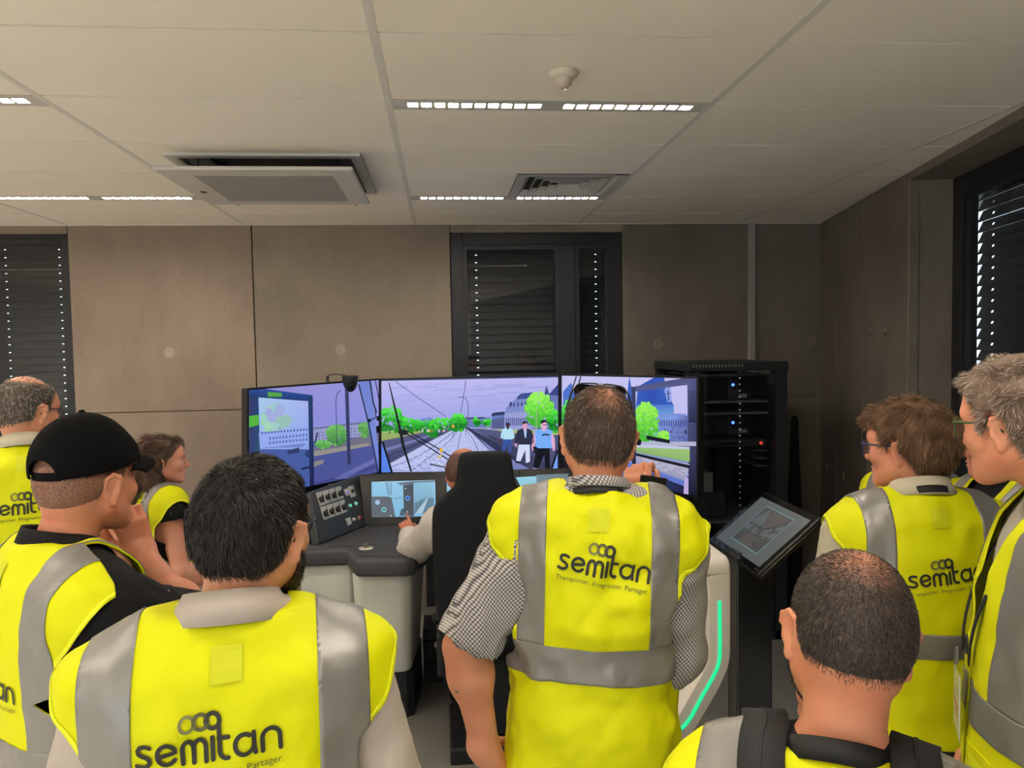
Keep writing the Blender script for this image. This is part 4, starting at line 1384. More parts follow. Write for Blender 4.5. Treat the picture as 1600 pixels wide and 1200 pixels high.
# top arm runs back from the front loop, level, with a rounded front shoulder
side_prof = [(YF, zt_ - .012), (YF, zt_ + .02), (YF + .012, zt_ + .038), (YF + .035, zt_ + .048), (YF + .75, zt_ + .048), (YF + .75, zt_ - .03), (YF + .2, zt_ - .03), (YF + .17, zt_ - .04), (YF + .16, zt_ - .06), (YF + .01, zt_ - .014)]
V, F = prism(side_prof, x0_, x1_, axis=0)
mk('top_arm', V, F, M_fw, fr, bevel=.012, seg=3, autosm=.7)
mk('rear_leg', *box(x0_ + .01, x1_ - .01, YF + .62, YF + .75, 0, zt_ - .03), M_fw, fr, bevel=.01)
led = [fpx(*p, YF - .002) for p in ((1124.5, 939), (1125, 980), (1125, 1020), (1122, 1040), (1113, 1060), (1096, 1090), (1080, 1120), (1066, 1137), (1050, 1144), (1036, 1144), (960, 1144), (870, 1144))]
lp = spline([(x, YF - .001, z) for x, z in led], 6)
mk('light_line', *tube(lp, .0065, 8, flat=1.0), emit('green_light_line', (0, 228, 150), 1.15), fr, smooth=True)
pb = fpx(880, 1164)
mk('pedestal', *box(pb[0] - .02, pb[0] + .16, YF + .02, YF + .16, 0, pb[1] + .02), M_fw, fr, bevel=.01)
mk('foot', *box(pb[0] - .12, pb[0] + .26, YF - .1, YF + .3, 0, .025), M_rack, fr, bevel=.006)
# ================================================================ FIGURE TOOLKIT
# Bodies are grown as one smooth surface: rounded limbs, ribs and skull blended together on a grid and meshed.
def cap(a, b, ra, rb=None, k=.02, op='u'):
    return ('c', op, k, np.asarray(a, float), np.asarray(b, float), ra, ra if rb is None else rb)


def ell(c, r, k=.02, R=None, op='u'):
    return ('e', op, k, np.asarray(c, float), np.asarray(r, float), R)


def xform(prims, R, t, s=1.0):
    out = []
    for p in prims:
        if p[0] == 'c':
            out.append(('c', p[1], p[2] * s, R @ p[3] * s + t, R @ p[4] * s + t, p[5] * s, p[6] * s))
        else:
            out.append(('e', p[1], p[2] * s, R @ p[3] * s + t, p[4] * s, R if p[5] is None else R @ p[5]))
    return out


def grid(lo, hi, h):
    return [np.arange(lo[i], hi[i] + h, h) for i in range(3)]


def sdf(prims, G, off=0.0):
    f = np.full([len(g) for g in G], .08)
    h = G[0][1] - G[0][0]
    for p in prims:
        if p[0] == 'c':
            rr = max(p[5], p[6])
            lo, hi = np.minimum(p[3], p[4]) - rr, np.maximum(p[3], p[4]) + rr
        else:
            e = p[4] if p[5] is None else np.sqrt(((p[5] * p[4]) ** 2).sum(1))
            lo, hi = p[3] - e, p[3] + e
        m = off + p[2] + 2.5 * h
        i0 = [max(0, int(np.searchsorted(G[i], lo[i] - m))) for i in range(3)]
        i1 = [int(np.searchsorted(G[i], hi[i] + m)) for i in range(3)]
        if any(a >= b for a, b in zip(i0, i1)):
            continue
        X = G[0][i0[0]:i1[0]][:, None, None]
        Y = G[1][i0[1]:i1[1]][None, :, None]
        Z = G[2][i0[2]:i1[2]][None, None, :]
        if p[0] == 'c':
            a, b = p[3], p[4]
            d = b - a
            L2 = max(d @ d, 1e-9)
            t = np.clip(((X - a[0]) * d[0] + (Y - a[1]) * d[1] + (Z - a[2]) * d[2]) / L2, 0, 1)
            q = np.sqrt((X - a[0] - t * d[0]) ** 2 + (Y - a[1] - t * d[1]) ** 2 + (Z - a[2] - t * d[2]) ** 2) - (p[5] + (p[6] - p[5]) * t)
        else:
            c, r, R = p[3], p[4], p[5]
            x, y, z = X - c[0], Y - c[1], Z - c[2]
            if R is not None:
                x, y, z = R[0, 0] * x + R[1, 0] * y + R[2, 0] * z, R[0, 1] * x + R[1, 1] * y + R[2, 1] * z, R[0, 2] * x + R[1, 2] * y + R[2, 2] * z
            k0 = np.sqrt((x / r[0]) ** 2 + (y / r[1]) ** 2 + (z / r[2]) ** 2)
            k1 = np.sqrt((x / r[0] ** 2) ** 2 + (y / r[1] ** 2) ** 2 + (z / r[2] ** 2) ** 2) + 1e-9
            q = k0 * (k0 - 1) / k1
        sl = tuple(slice(a, b) for a, b in zip(i0, i1))
        F = f[sl]
        k = p[2]
        if p[1] == 'u':
            q = q - off
            w = np.maximum(k - np.abs(F - q), 0) / k
            f[sl] = np.minimum(F, q) - w * w * k / 4
        else:
            q = -q
            w = np.maximum(k - np.abs(F - q), 0) / k
            f[sl] = np.maximum(F, q) + w * w * k / 4
    return f


def nets(f, G):
    """surface nets: quads around the zero level of a grid field"""
    s = f < 0
    c = [s[i:s.shape[0] - 1 + i, j:s.shape[1] - 1 + j, k:s.shape[2] - 1 + k] for i in (0, 1) for j in (0, 1) for k in (0, 1)]
    a_ = c[0] | c[1] | c[2] | c[3] | c[4] | c[5] | c[6] | c[7]
    b_ = c[0] & c[1] & c[2] & c[3] & c[4] & c[5] & c[6] & c[7]
    idx = np.argwhere(a_ & ~b_)
    if len(idx) == 0:
        return np.zeros((0, 3)), np.zeros((0, 4), int)
    vid = np.full(a_.shape, -1, int)
    vid[tuple(idx.T)] = np.arange(len(idx))
    cor = [(i, j, k) for i in (0, 1) for j in (0, 1) for k in (0, 1)]
    val = np.stack([f[idx[:, 0] + i, idx[:, 1] + j, idx[:, 2] + k] for i, j, k in cor], 1)
    acc, cnt = np.zeros((len(idx), 3)), np.zeros(len(idx))
    for m in range(8):
        for n in range(m + 1, 8):
            d = np.array(cor[n]) - np.array(cor[m])
            if np.abs(d).sum() != 1:
                continue
            u, v = val[:, m], val[:, n]
            x = (u < 0) != (v < 0)
            t = np.where(x, u / np.where(x, u - v, 1), 0)
            acc += np.where(x[:, None], np.array(cor[m]) + t[:, None] * d, 0)
            cnt += x
    loc = idx + acc / cnt[:, None]
    h = np.array([g[1] - g[0] for g in G])
    V = np.array([g[0] for g in G]) + loc * h
    F = []
    for ax in range(3):
        A = np.swapaxes(s, 0, ax)
        e = np.argwhere(A[:-1] != A[1:])
        if len(e) == 0:
            continue
        pos = A[:-1][tuple(e.T)]
        e2 = e.copy()
        e2[:, [0, ax]] = e2[:, [ax, 0]]
        o1, o2 = [q for q in range(3) if q != ax]
        ok = (e2[:, o1] > 0) & (e2[:, o2] > 0) & (e2[:, o1] < s.shape[o1] - 1) & (e2[:, o2] < s.shape[o2] - 1)
        e2, pos = e2[ok], pos[ok]
        def g(du, dv):
            q = e2.copy()
            q[:, o1] -= du
            q[:, o2] -= dv
            return vid[tuple(q.T)]
        quad = np.stack([g(1, 1), g(0, 1), g(0, 0), g(1, 0)], 1)
        fl = pos if ax != 1 else ~pos
        quad[~fl] = quad[~fl][:, ::-1]
        F.append(quad)
    F = np.concatenate(F)
    return V, F[(F >= 0).all(1)]


def vnormals(V, F):
    F = np.asarray(F)
    n = np.cross(V[F[:, 2]] - V[F[:, 0]], V[F[:, -1]] - V[F[:, 1]]) if F.shape[1] == 4 else np.cross(V[F[:, 1]] - V[F[:, 0]], V[F[:, 2]] - V[F[:, 0]])
    N = np.zeros_like(V)
    for k in range(F.shape[1]):
        np.add.at(N, F[:, k], n)
    return N / (np.linalg.norm(N, axis=1)[:, None] + 1e-12)


def tris(F):
    F = np.asarray(F)
    return F if F.shape[1] == 3 else np.concatenate([F[:, [0, 1, 2]], F[:, [0, 2, 3]]])


def clip(V, F, *fields):
    """keep the surface where every field is positive, cut cleanly along its zero line"""
    for fn in fields:
        F = tris(F)
        s = fn(V)
        ins = s > 0
        m = ins[F].sum(1)
        keep = F[m == 3]
        new, extra, cache = [], [], {}

        def edge(i, j):
            key = (i, j) if i < j else (j, i)
            if key not in cache:
                t = s[i] / (s[i] - s[j])
                cache[key] = len(V) + len(new)
                new.append(V[i] + (V[j] - V[i]) * t)
            return cache[key]
        for t in F[(m == 1) | (m == 2)]:
            q = []
            for k in range(3):
                i, j = int(t[k]), int(t[(k + 1) % 3])
                if ins[i]:
                    q.append(i)
                if ins[i] != ins[j]:
                    q.append(edge(i, j))
            for k in range(1, len(q) - 1):
                extra.append((q[0], q[k], q[k + 1]))
        V = np.concatenate([V, np.array(new).reshape(-1, 3)])
        F = np.concatenate([keep, np.array(extra, int).reshape(-1, 3)])
        used = np.unique(F)
        rm = np.full(len(V), -1)
        rm[used] = np.arange(len(used))
        V, F = V[used], rm[F]
    return V, F


def vnoise(P, scale, seed=0):
    """smooth value noise in -1..1"""
    q = P * scale + seed * 17.31 + 500.0
    i = np.floor(q).astype(np.int64)
    u = q - i
    u = u * u * (3 - 2 * u)
    r = 0
    for dx in (0, 1):
        for dy in (0, 1):
            for dz in (0, 1):
                h = ((i[:, 0] + dx) * 374761393 + (i[:, 1] + dy) * 668265263 + (i[:, 2] + dz) * 2147483647 + seed * 974711) & 0x7fffffff
                h = (h ^ (h >> 13)) * 1274126177 & 0x7fffffff
                h = (h ^ (h >> 16)) & 0xffff
                r = r + (h / 32767.5 - 1) * (u[:, 0] if dx else 1 - u[:, 0]) * (u[:, 1] if dy else 1 - u[:, 1]) * (u[:, 2] if dz else 1 - u[:, 2])
    return r


def folds(V, F, amp, scale, seed, stretch=(1, 1, 1), ridge=True):
    """cloth folds: push the surface along its normal by ridged noise"""
    n = vnoise(V * np.asarray(stretch), scale, seed)
    n2 = vnoise(V * np.asarray(stretch) + n[:, None] * .02, scale * 2.1, seed + 5)
    d = (.5 - np.abs(n)) + .4 * n2 if ridge else n + .4 * n2
    return V + vnormals(V, F) * (amp * d)[:, None]


def relax(V, F, it=2):
    F = np.asarray(F)
    for _ in range(it):
        A, c = np.zeros_like(V), np.zeros(len(V))
        for k in range(F.shape[1]):
            a, b = F[:, k], F[:, (k + 1) % F.shape[1]]
            np.add.at(A, a, V[b])
            np.add.at(A, b, V[a])
            np.add.at(c, a, 1)
            np.add.at(c, b, 1)
        V = V * .5 + .5 * A / np.maximum(c, 1)[:, None]
    return V


def skin_mat(name, rgb, red=.25):
    m, nt, p = nodes_of(name)
    c = np.array(lin(rgb))
    tc = nt.nodes.new('ShaderNodeTexCoord')
    n = nt.nodes.new('ShaderNodeTexNoise')
    n.inputs['Scale'].default_value = 16
    n.inputs['Detail'].default_value = 5
    nt.links.new(tc.outputs['Object'], n.inputs['Vector'])
    r = nt.nodes.new('ShaderNodeValToRGB')
    r.color_ramp.elements[0].position, r.color_ramp.elements[1].position = .35, .68
    r.color_ramp.elements[0].color = (*(c * [1, 1.04, 1.06]), 1)
    r.color_ramp.elements[1].color = (*(c * [1.02, 1 - red * .5, 1 - red * .6]), 1)
    nt.links.new(n.outputs['Fac'], r.inputs['Fac'])
    nt.links.new(r.outputs['Color'], p.inputs['Base Color'])
    p.inputs['Roughness'].default_value = .5
    p.inputs['Specular IOR Level'].default_value = .35
    p.inputs['Subsurface Weight'].default_value = .15
    p.inputs['Subsurface Radius'].default_value = (.9, .35, .2)
    p.inputs['Subsurface Scale'].default_value = .006
    f = nt.nodes.new('ShaderNodeTexNoise')
    f.inputs['Scale'].default_value = 260
    nt.links.new(tc.outputs['Object'], f.inputs['Vector'])
    b = nt.nodes.new('ShaderNodeBump')
    b.inputs['Strength'].default_value = .12
    b.inputs['Distance'].default_value = .002
    nt.links.new(f.outputs['Fac'], b.inputs['Height'])
    nt.links.new(b.outputs['Normal'], p.inputs['Normal'])
    return m


def hair_mat(name, rgb, grey=None, greyness=.0, skin=None):
    """hair strands: each strand its own tone; where the attribute 'thin' rises the scalp shows"""
    m, nt, p = nodes_of(name)
    c = np.array(lin(rgb))
    g = nt.nodes.new('ShaderNodeNewGeometry')
    r = nt.nodes.new('ShaderNodeValToRGB')
    r.color_ramp.elements[0].position, r.color_ramp.elements[1].position = 0, 1
    r.color_ramp.elements[0].color = (*(c * .65), 1)
    r.color_ramp.elements[1].color = (*np.minimum(1, c * 1.45), 1)
    if grey is not None:
        e = r.color_ramp.elements.new(1 - greyness)
        e.color = (*(c * 1.3), 1)
        r.color_ramp.elements[-1].color = (*lin(grey), 1)
    nt.links.new(g.outputs['Random Per Island'], r.inputs['Fac'])
    nt.links.new(r.outputs['Color'], p.inputs['Base Color'])
    p.inputs['Roughness'].default_value = .45
    p.inputs['Specular IOR Level'].default_value = .35
    return m


def scalp_mat(name, rgb, skin):
    m, nt, p = nodes_of(name)
    tc = nt.nodes.new('ShaderNodeTexCoord')
    a = nt.nodes.new('ShaderNodeAttribute')
    a.attribute_name = 'thin'
    n = nt.nodes.new('ShaderNodeTexNoise')
    n.inputs['Scale'].default_value = 240
    n.inputs['Detail'].default_value = 3
    nt.links.new(tc.outputs['Object'], n.inputs['Vector'])
    ad = nt.nodes.new('ShaderNodeMath')
    ad.operation = 'MULTIPLY_ADD'
    nt.links.new(n.outputs['Fac'], ad.inputs[0])
    ad.inputs[1].default_value = .5
    nt.links.new(a.outputs['Fac'], ad.inputs[2])
    r = nt.nodes.new('ShaderNodeValToRGB')
    r.color_ramp.elements[0].position, r.color_ramp.elements[1].position = .30, .95
    r.color_ramp.elements[0].color = (*[v * .8 for v in lin(rgb)], 1)
    r.color_ramp.elements[1].color = (*lin(skin), 1)
    nt.links.new(ad.outputs[0], r.inputs['Fac'])
    nt.links.new(r.outputs['Color'], p.inputs['Base Color'])
    p.inputs['Roughness'].default_value = .6
    return m


M_vest = mat('hi_vis_yellow', (208, 211, 0), .62, spec=.2, bump=.12, bscale=900)
M_vest_b = mat('hi_vis_binding', (222, 228, 20), .55)
M_refl = mat('reflective_grey', (132, 130, 126), .38, metal=.35, bump=.10, bscale=700)
M_print = mat('print_charcoal', (40, 42, 36), .7)
M_print_g = mat('print_grey', (122, 122, 76), .7)
M_print_m = mat('print_mid', (84, 86, 52), .7)
M_label = mat('vest_label', (198, 203, 16), .6)
M_lany = mat('lanyard_black', (20, 20, 22), .65)
M_trs = mat('trousers_dark', (38, 40, 46), .8, bump=.1, bscale=500)
M_shoe = mat('shoe_black', (24, 23, 23), .5)
M_eyew = mat('eye_white', (214, 208, 200), .25)
M_iris = mat('iris_dark', (50, 38, 30), .2)
M_lens = glass_pane('spectacle_lens', (.93, .94, .94), .03)
M_gl = mat('spectacle_frame', (22, 22, 26), .3)

HEAD = [
    ell((0, -.012, .028), (.0755, .098, .088), .02),
    ell((0, -.050, -.002), (.064, .056, .072), .03),
    ell((0, .038, -.028), (.062, .056, .080), .03),
    ell((0, .072, .045), (.052, .026, .040), .03),
    cap((.054, -.004, -.052), (.024, .070, -.100), .019, .016, .03), cap((-.054, -.004, -.052), (-.024, .070, -.100), .019, .016, .03),
    ell((0, .078, -.102), (.021, .016, .016), .02),
    ell((.043, .060, -.026), (.022, .022, .02), .025), ell((-.043, .060, -.026), (.022, .022, .02), .025),
    cap((.046, .076, .022), (.012, .090, .018), .011, .011, .02), cap((-.046, .076, .022), (-.012, .090, .018), .011, .011, .02),
    ell((0, .074, -.070), (.030, .022, .026), .02),
    ell((.033, .104, .000), (.019, .018, .014), .012, None, 's'), ell((-.033, .104, .000), (.019, .018, .014), .012, None, 's'),
    ell((.033, .0765, .000), (.0165, .0145, .0125), .006), ell((-.033, .0765, .000), (.0165, .0145, .0125), .006),
    cap((0, .088, .010), (0, .112, -.033), .008, .0105, .012), ell((0, .114, -.036), (.0115, .011, .010), .008),
    ell((.0125, .099, -.040), (.0085, .011, .008), .006), ell((-.0125, .099, -.040), (.0085, .011, .008), .006),
    ell((0, .0925, -.0645), (.022, .011, .006), .005), ell((0, .0905, -.0750), (.020, .0115, .0068), .005),
    ell((0, .0985, -.0695), (.024, .010, .0016), .004, None, 's'),
]


def ear_prims(sg):
    R = rz(sg * -.62) @ ry(sg * .12) @ rx(-.12)
    def P(x, y, z):
        return R @ np.array([sg * x, y, z]) + np.array([sg * .0770, -.010, -.012])
    out = [ell(P(.004, -.004, 0), (.0085, .0185, .031), .006, R)]
    arc = [(.007, .012, .016), (.009, .006, .028), (.011, -.008, .032), (.012, -.020, .022), (.011, -.021, .004), (.009, -.014, -.014), (.006, -.004, -.026)]
    for a, b in zip(arc[:-1], arc[1:]):
        out.append(cap(P(*a), P(*b), .0042, .0042, .003))
    out.append(ell(P(.008, .002, -.027), (.005, .008, .010), .005, R))
    out.append(ell(P(.0125, -.003, .002), (.006, .009, .016), .004, R, 's'))
    out.append(ell(P(.006, .010, -.004), (.004, .004, .006), .003, R))
    return out


EARS = ear_prims(1) + ear_prims(-1)


def hand_prims(w, d, pn, sg, curl=(.5, .6, .7, .8), thumb=.5, spread=1.0, s=1.0):
    """palm, four fingers of unequal length and a thumb; w wrist, d along the hand, pn out of the palm, sg +1 when the thumb lies on d x pn"""
    d = np.asarray(d, float) / np.linalg.norm(d)
    pn = np.asarray(pn, float)
    pn = pn - d * (pn @ d)
    pn /= np.linalg.norm(pn)
    t = np.cross(d, pn) * sg
    w = np.asarray(w, float)
    out = [cap(w - d * .03 * s, w + d * .02 * s, .024 * s, .024 * s, .02)]
    for o in (.027, .009, -.009, -.026):
        out.append(cap(w + (d * .018 + t * o * .75) * s, w + (d * .085 + t * o) * s, .0145 * s, .0125 * s, .012))
    for i, (o, L) in enumerate(zip((.030, .010, -.010, -.028), (.074, .083, .077, .060))):
        p = w + (d * .088 + t * o) * s
        a = curl[i]
        ang = a * .55
        dirv = d
        for j, (q, r0, r1) in enumerate(((.45, .0098, .0090), (.31, .0090, .0084), (.24, .0084, .0070))):
            dr = d * math.cos(ang) + pn * math.sin(ang) + t * (o * spread * 1.2)
            dr /= np.linalg.norm(dr)
            e = p + dr * L * q * s
            out.append(cap(p, e, r0 * s, r1 * s, .004))
            p = e
            ang += a * 1.0
    p = w + (d * .022 + t * .022 + pn * .006) * s
    d1 = d * .62 + t * (.75 - .45 * thumb) + pn * (.15 + .6 * thumb)
    d1 /= np.linalg.norm(d1)
    e = p + d1 * .042 * s
    out.append(cap(p, e, .0155 * s, .0118 * s, .012))
    d2 = d * .9 + t * (.35 - .5 * thumb) + pn * (.1 + .5 * thumb)
    d2 /= np.linalg.norm(d2)
    e2 = e + d2 * .030 * s
    out.append(cap(e, e2, .0115 * s, .0100 * s, .004))
    d3 = d * 1.0 + t * (.1 - .4 * thumb) + pn * (.3 * thumb)
    d3 /= np.linalg.norm(d3)
    out.append(cap(e2, e2 + d3 * .024 * s, .0102 * s, .0080 * s, .004))
    return out


# ---- the operator's logo: strokes in units of the x-height
def arc(cx_, cy_, r, a0, a1, n=14, ry_=None):
    ry_ = ry_ or r
    return [(cx_ + r * math.cos(math.radians(a0 + (a1 - a0) * k / n)), cy_ + ry_ * math.sin(math.radians(a0 + (a1 - a0) * k / n))) for k in range(n + 1)]


def stroke(pts, w):
    P = np.asarray(pts, float)
    # densify so that the print follows the cloth
    out = [P[0]]
    for a, b in zip(P[:-1], P[1:]):
        m = max(1, int(np.linalg.norm(b - a) / .12))
        for k in range(1, m + 1):
            out.append(a + (b - a) * k / m)
    P = np.array(out)
    T = np.gradient(P, axis=0)
    T /= np.linalg.norm(T, axis=1)[:, None] + 1e-9
    N = np.stack([-T[:, 1], T[:, 0]], 1) * w / 2
    n = len(P)
    V = np.concatenate([P + N, P, P - N])
    F = []
    for i in range(n - 1):
        F += [(i, n + i, n + i + 1, i + 1), (n + i, 2 * n + i, 2 * n + i + 1, n + i + 1)]
    for c, sg in ((0, -1), (n - 1, 1)):
        base = len(V)
        a0 = math.atan2(N[c, 1], N[c, 0])
        ring = [P[c] + np.array([math.cos(a0 - sg * PI * k / 6), math.sin(a0 - sg * PI * k / 6)]) * w / 2 for k in range(7)]
        V = np.concatenate([V, ring])
        F += [(n + c, base + k, base + k + 1) for k in range(6)]
    return V, F


def logo_shapes():
    w = .19
    L = []
    x = 0.0
    L.append([(.60, .86), (.48, .91), (.34, .92), (.20, .88), (.12, .76), (.15, .62), (.28, .53), (.44, .47), (.56, .38), (.58, .24), (.50, .12), (.36, .07), (.20, .08), (.06, .14)])
    x = .80
    L.append([(x + .12, .44), (x + .80, .58)] + arc(x + .46, .50, .37, 15, 325, 26, .42)[1:])
    x = 1.82
    L.append([(x + .05, .02), (x + .05, .55)] + arc(x + .27, .60, .22, 180, 0, 12, .32) + [(x + .49, .02)])
    L.append([(x + .49, .55)] + arc(x + .73, .60, .24, 180, 0, 12, .32) + [(x + .97, .02)])
    x = 3.06
    L.append([(x, .05), (x, .94)])
    x = 3.34
    L.append([(x, 1.36), (x, .34)] + arc(x + .26, .34, .26, 180, 285, 8, .28))
    L.append([(x - .02, .90), (x + .36, .90)])
    x = 3.92
    L.append(arc(x + .42, .50, .38, 55, 360, 26, .42))
    L.append([(x + .80, .94), (x + .80, .34), (x + .84, .06)])
    x = 5.05
    L.append([(x, .02), (x, .55)] + arc(x + .36, .58, .36, 180, 0, 16, .35) + [(x + .72, .02)])
    W = 5.86
    out = [join(*[stroke(p, w) for p in L])]
    rings = []
    for cx_, w_ in ((2.08, .14), (2.62, .17), (3.10, .19)):
        rings.append(stroke(arc(cx_, 1.62, .27, 90, 450, 26, .31), w_))
    return out[0], rings, W


LOGO, RINGS, LOGO_W = logo_shapes()


def text_mesh(body, size):
    cu = bpy.data.curves.new('tagline', 'FONT')
    cu.body = body
    cu.size = size
    cu.resolution_u = 2
    cu.align_x = 'LEFT'
    o = bpy.data.objects.new('tagline', cu)
    COL.objects.link(o)
    dg = bpy.context.evaluated_depsgraph_get()
    me = bpy.data.meshes.new_from_object(o.evaluated_get(dg))
    V = np.array([v.co[:2] for v in me.vertices])
    F = [tuple(p.vertices) for p in me.polygons]
    bpy.data.objects.remove(o)
    bpy.data.curves.remove(cu)
    bpy.data.meshes.remove(me)
    return V, F


TAG = text_mesh('Transporter. Progresser. Partager.', 1.0)
_tw = TAG[0][:, 0].max()
TAG = (TAG[0] * (LOGO_W / _tw), TAG[1])


def solid(o, th, off=-1.0):
    m = o.modifiers.new('thickness', 'SOLIDIFY')
    m.thickness = th
    m.offset = off
    return o


def set_thin(o, vals):
    a = o.data.attributes.new('thin', 'FLOAT', 'POINT')
    a.data.foreach_set('value', np.asarray(vals, np.float32))


def ribbon(pts, nrm, w):
    """a flat strap along points, its width across the given outward normals"""
    P, Nn = np.asarray(pts, float), np.asarray(nrm, float)
    T = np.gradient(P, axis=0)
    S_ = np.cross(T, Nn)
    S_ /= np.linalg.norm(S_, axis=1)[:, None] + 1e-9
    V = np.concatenate([P + S_ * w / 2, P - S_ * w / 2])
    n = len(P)
    return V, [(i, i + 1, n + i + 1, n + i) for i in range(n - 1)]


class Figure:
    """one person: the body is one mesh, clothes, hair and eyewear are its parts. Built facing +y in its own frame."""
    def __init__(s, label, top, Y, body=0.0, head=0.0, pitch=0.0, roll=0.0, off=(0, .03), zh=1.615, hair=.0, lean=(0, 0), skin=(206, 150, 122), build=1.0, seed=1, red=.25, hs=None, z0=0.0):
        """top: where the photo shows the top of the head; Y: depth; body and head: degrees turned right of the line of sight"""
        t = atY(top[0], top[1], Y)
        aim = math.atan2(-t[0], Y)             # heading of someone facing straight away from us
        heading = aim - math.radians(body)
        hr = heading - (aim - math.radians(head))
        k0 = (t[2] - hair - z0) / (zh + .119)
        s.s = k0
        s.seed, s.b = seed, build
        s.root = thing('person', label, 'person', (0, 0, 0), 0, None if z0 else 'visitors in yellow vests')
        o = rz(heading) @ np.array([off[0], off[1], 0]) * s.s
        lx, ly = math.tan(lean[1]) * zh * s.s, -math.tan(lean[0]) * zh * s.s
        s.root.matrix_world = Matrix.Translation((t[0] - o[0] - lx, Y - o[1] - ly, z0)) @ Matrix.Rotation(lean[1], 4, 'Y') @ Matrix.Rotation(lean[0], 4, 'X') @ Matrix.Rotation(heading, 4, 'Z')
        s.M = np.array(s.root.matrix_world)
        s.skin_rgb = skin
        s.skin = skin_mat('skin', skin, red)
        s.hs = hs or s.s ** .4
        s.head((off[0], off[1], zh), -hr, math.radians(pitch), math.radians(roll))
        s.arms = {}
        s.hands = {}
        s.sit = False
        s.ak = 1.0
        s.loose = .004

    def loc(s, p):
        """room point -> figure frame"""
        return (np.linalg.inv(s.M) @ np.array([*p, 1.0]))[:3]

    def head(s, c, yaw=0, pitch=0, roll=0):
        s.hc = np.asarray(c, float) * s.s
        s.hR = rz(yaw) @ rx(pitch) @ ry(roll)

    def arm(s, side, elbow, wrist, sh=None):
        """joints in the figure frame (metres, unscaled)"""
        sg = 1 if side == 'R' else -1
        shd = np.array([sg * .172 * s.b, -.008, 1.362]) * s.s if sh is None else np.asarray(sh, float)
        s.arms[side] = (shd, np.asarray(elbow, float), np.asarray(wrist, float))

    def relaxed(s, side):
        sg = 1 if side == 'R' else -1
        s.arm(side, np.array([sg * .245, -.02, 1.13]) * s.s, np.array([sg * .26, .08, .90]) * s.s)
        s.hand(side, (sg * .02, .25, -1), (-sg, .1, 0), (.5, .55, .6, .65), .4)

    def hand(s, side, d, pn, curl, thumb=.4, sg=None):
        sg = sg if sg is not None else (1 if side == 'R' else -1)
        # thumb side: for a hanging right hand with the palm inwards the thumb points forward
        s.hands[side] = (d, pn, curl, thumb, sg)

    # ---- primitive sets
    def torso(s):
        b = s.b
        q = [ell((0, 0, .95), (.160 * b, .118, .13), .06), ell((0, .012, 1.09), (.142 * b, .108 * b, .17), .08), ell((0, -.002, 1.27), (.160 * b, .114, .20), .08),
             cap((-.125 * b, -.012, 1.378), (.125 * b, -.012, 1.378), .064, .064, .08),
             cap((-.035, -.02, 1.462), (-.140 * b, -.012, 1.405), .043, .045, .06), cap((.035, -.02, 1.462), (.140 * b, -.012, 1.405), .043, .045, .06)]
        return xform(q, np.eye(3), np.zeros(3), s.s)

    def neck(s):
        a = np.array([0, -.018, 1.45]) * s.s
        b = s.hR @ (np.array([0, -.028, -.045]) * s.hs) + s.hc
        return [cap(a, b, .062 * s.s, .0545 * s.hs, .035)]

    def armp(s, upto=1.0, fat=0.0):
        out = []
        for sd, (a, e, w) in s.arms.items():
            k = s.s
            out += [cap(a, e, .050 * k * s.b + fat, .043 * k + fat, .05), cap(e, w, .043 * k * s.ak + fat, .028 * k * s.ak + fat, .03)]
            m = e + (w - e) * .25
            out.append(ell(m, (.047 * k * s.ak, .047 * k * s.ak, .06 * k), .03))
        return out

    def legp(s):
        out = []
        for sg in (-1, 1):
            if s.sit:
                q = [cap((sg * .09, .02, .93), (sg * .12, .44, .93), .082, .062, .05), cap((sg * .12, .44, .93), (sg * .12, .46, .41), .058, .042, .03)]
            else:
                q = [cap((sg * .088, 0, .90), (sg * .098, .012, .50), .084, .058, .05), cap((sg * .098, .012, .50), (sg * .10, -.015, .085), .056, .040, .03), ell((sg * .098, -.02, .37), (.056, .06, .12), .03)]
            out += xform(q, np.eye(3), np.zeros(3), s.s)
        return out

    def body(s, bald_ears=True, skip_ears=False):
        h = .009
        k = s.s
        pr = s.torso() + s.neck() + s.armp() + s.legp()
        ex = [np.array(v) for a in s.arms.values() for v in a]
        lo = np.min([[-.26 * k, -.2 * k, .05]] + [v - .08 for v in ex], 0)
        hi = np.max([[.26 * k, (.55 if s.sit else .2) * k, 1.56 * k]] + [v + .08 for v in ex], 0)
        lo[2] = .04
        if s.sit:
            lo[2] = .35
        G = grid(lo, hi, h)
        V, F = nets(sdf(pr, G), G)
        # cut the coarse surface where the finer head and hands take over
        ups = s.hR @ np.array([0, 0, 1.0])
        hb = s.hc - ups * .115 * s.hs
        V, F = clip(V, F, lambda v: np.maximum((hb - v) @ ups + .0, .0 + np.linalg.norm(v - s.hc, axis=1) - .26))
        parts = [(V, F)]
        # head, in its own frame
        inv = s.hR.T
        nk = xform(s.neck(), inv, -inv @ s.hc)
        hp = xform(HEAD + ([] if skip_ears else EARS), np.eye(3), np.zeros(3), s.hs)
        G = grid((-.105, -.125, -.20), (.105, .135, .13), .0032)
        V, F = nets(sdf(hp[:1] + nk + hp[1:], G), G)
        V = V @ s.hR.T + s.hc
        parts.append((V, tris(F)))
        for sd, hnd in s.hands.items():
            a, e, w = s.arms[sd]
            d, pn, curl, th, sg = hnd
            hp_ = hand_prims(w, d, pn, sg, curl, th, s=s.s) + [cap(e, w, .043 * s.s * s.ak, .028 * s.s * s.ak, .03)]
            G = grid(w - .14, w + .15, .0036)
            c = w + np.asarray(d) / np.linalg.norm(d) * .07
            G = grid(np.minimum(w - .05, c - .11), np.maximum(w + .05, c + .11), .0036)
            V, F = nets(sdf(hp_, G), G)
            parts.append((V, tris(F)))
        V, F = join(*parts)
        s.bodyo = mk('body', V, F, s.skin, s.root, smooth=True, local=True)
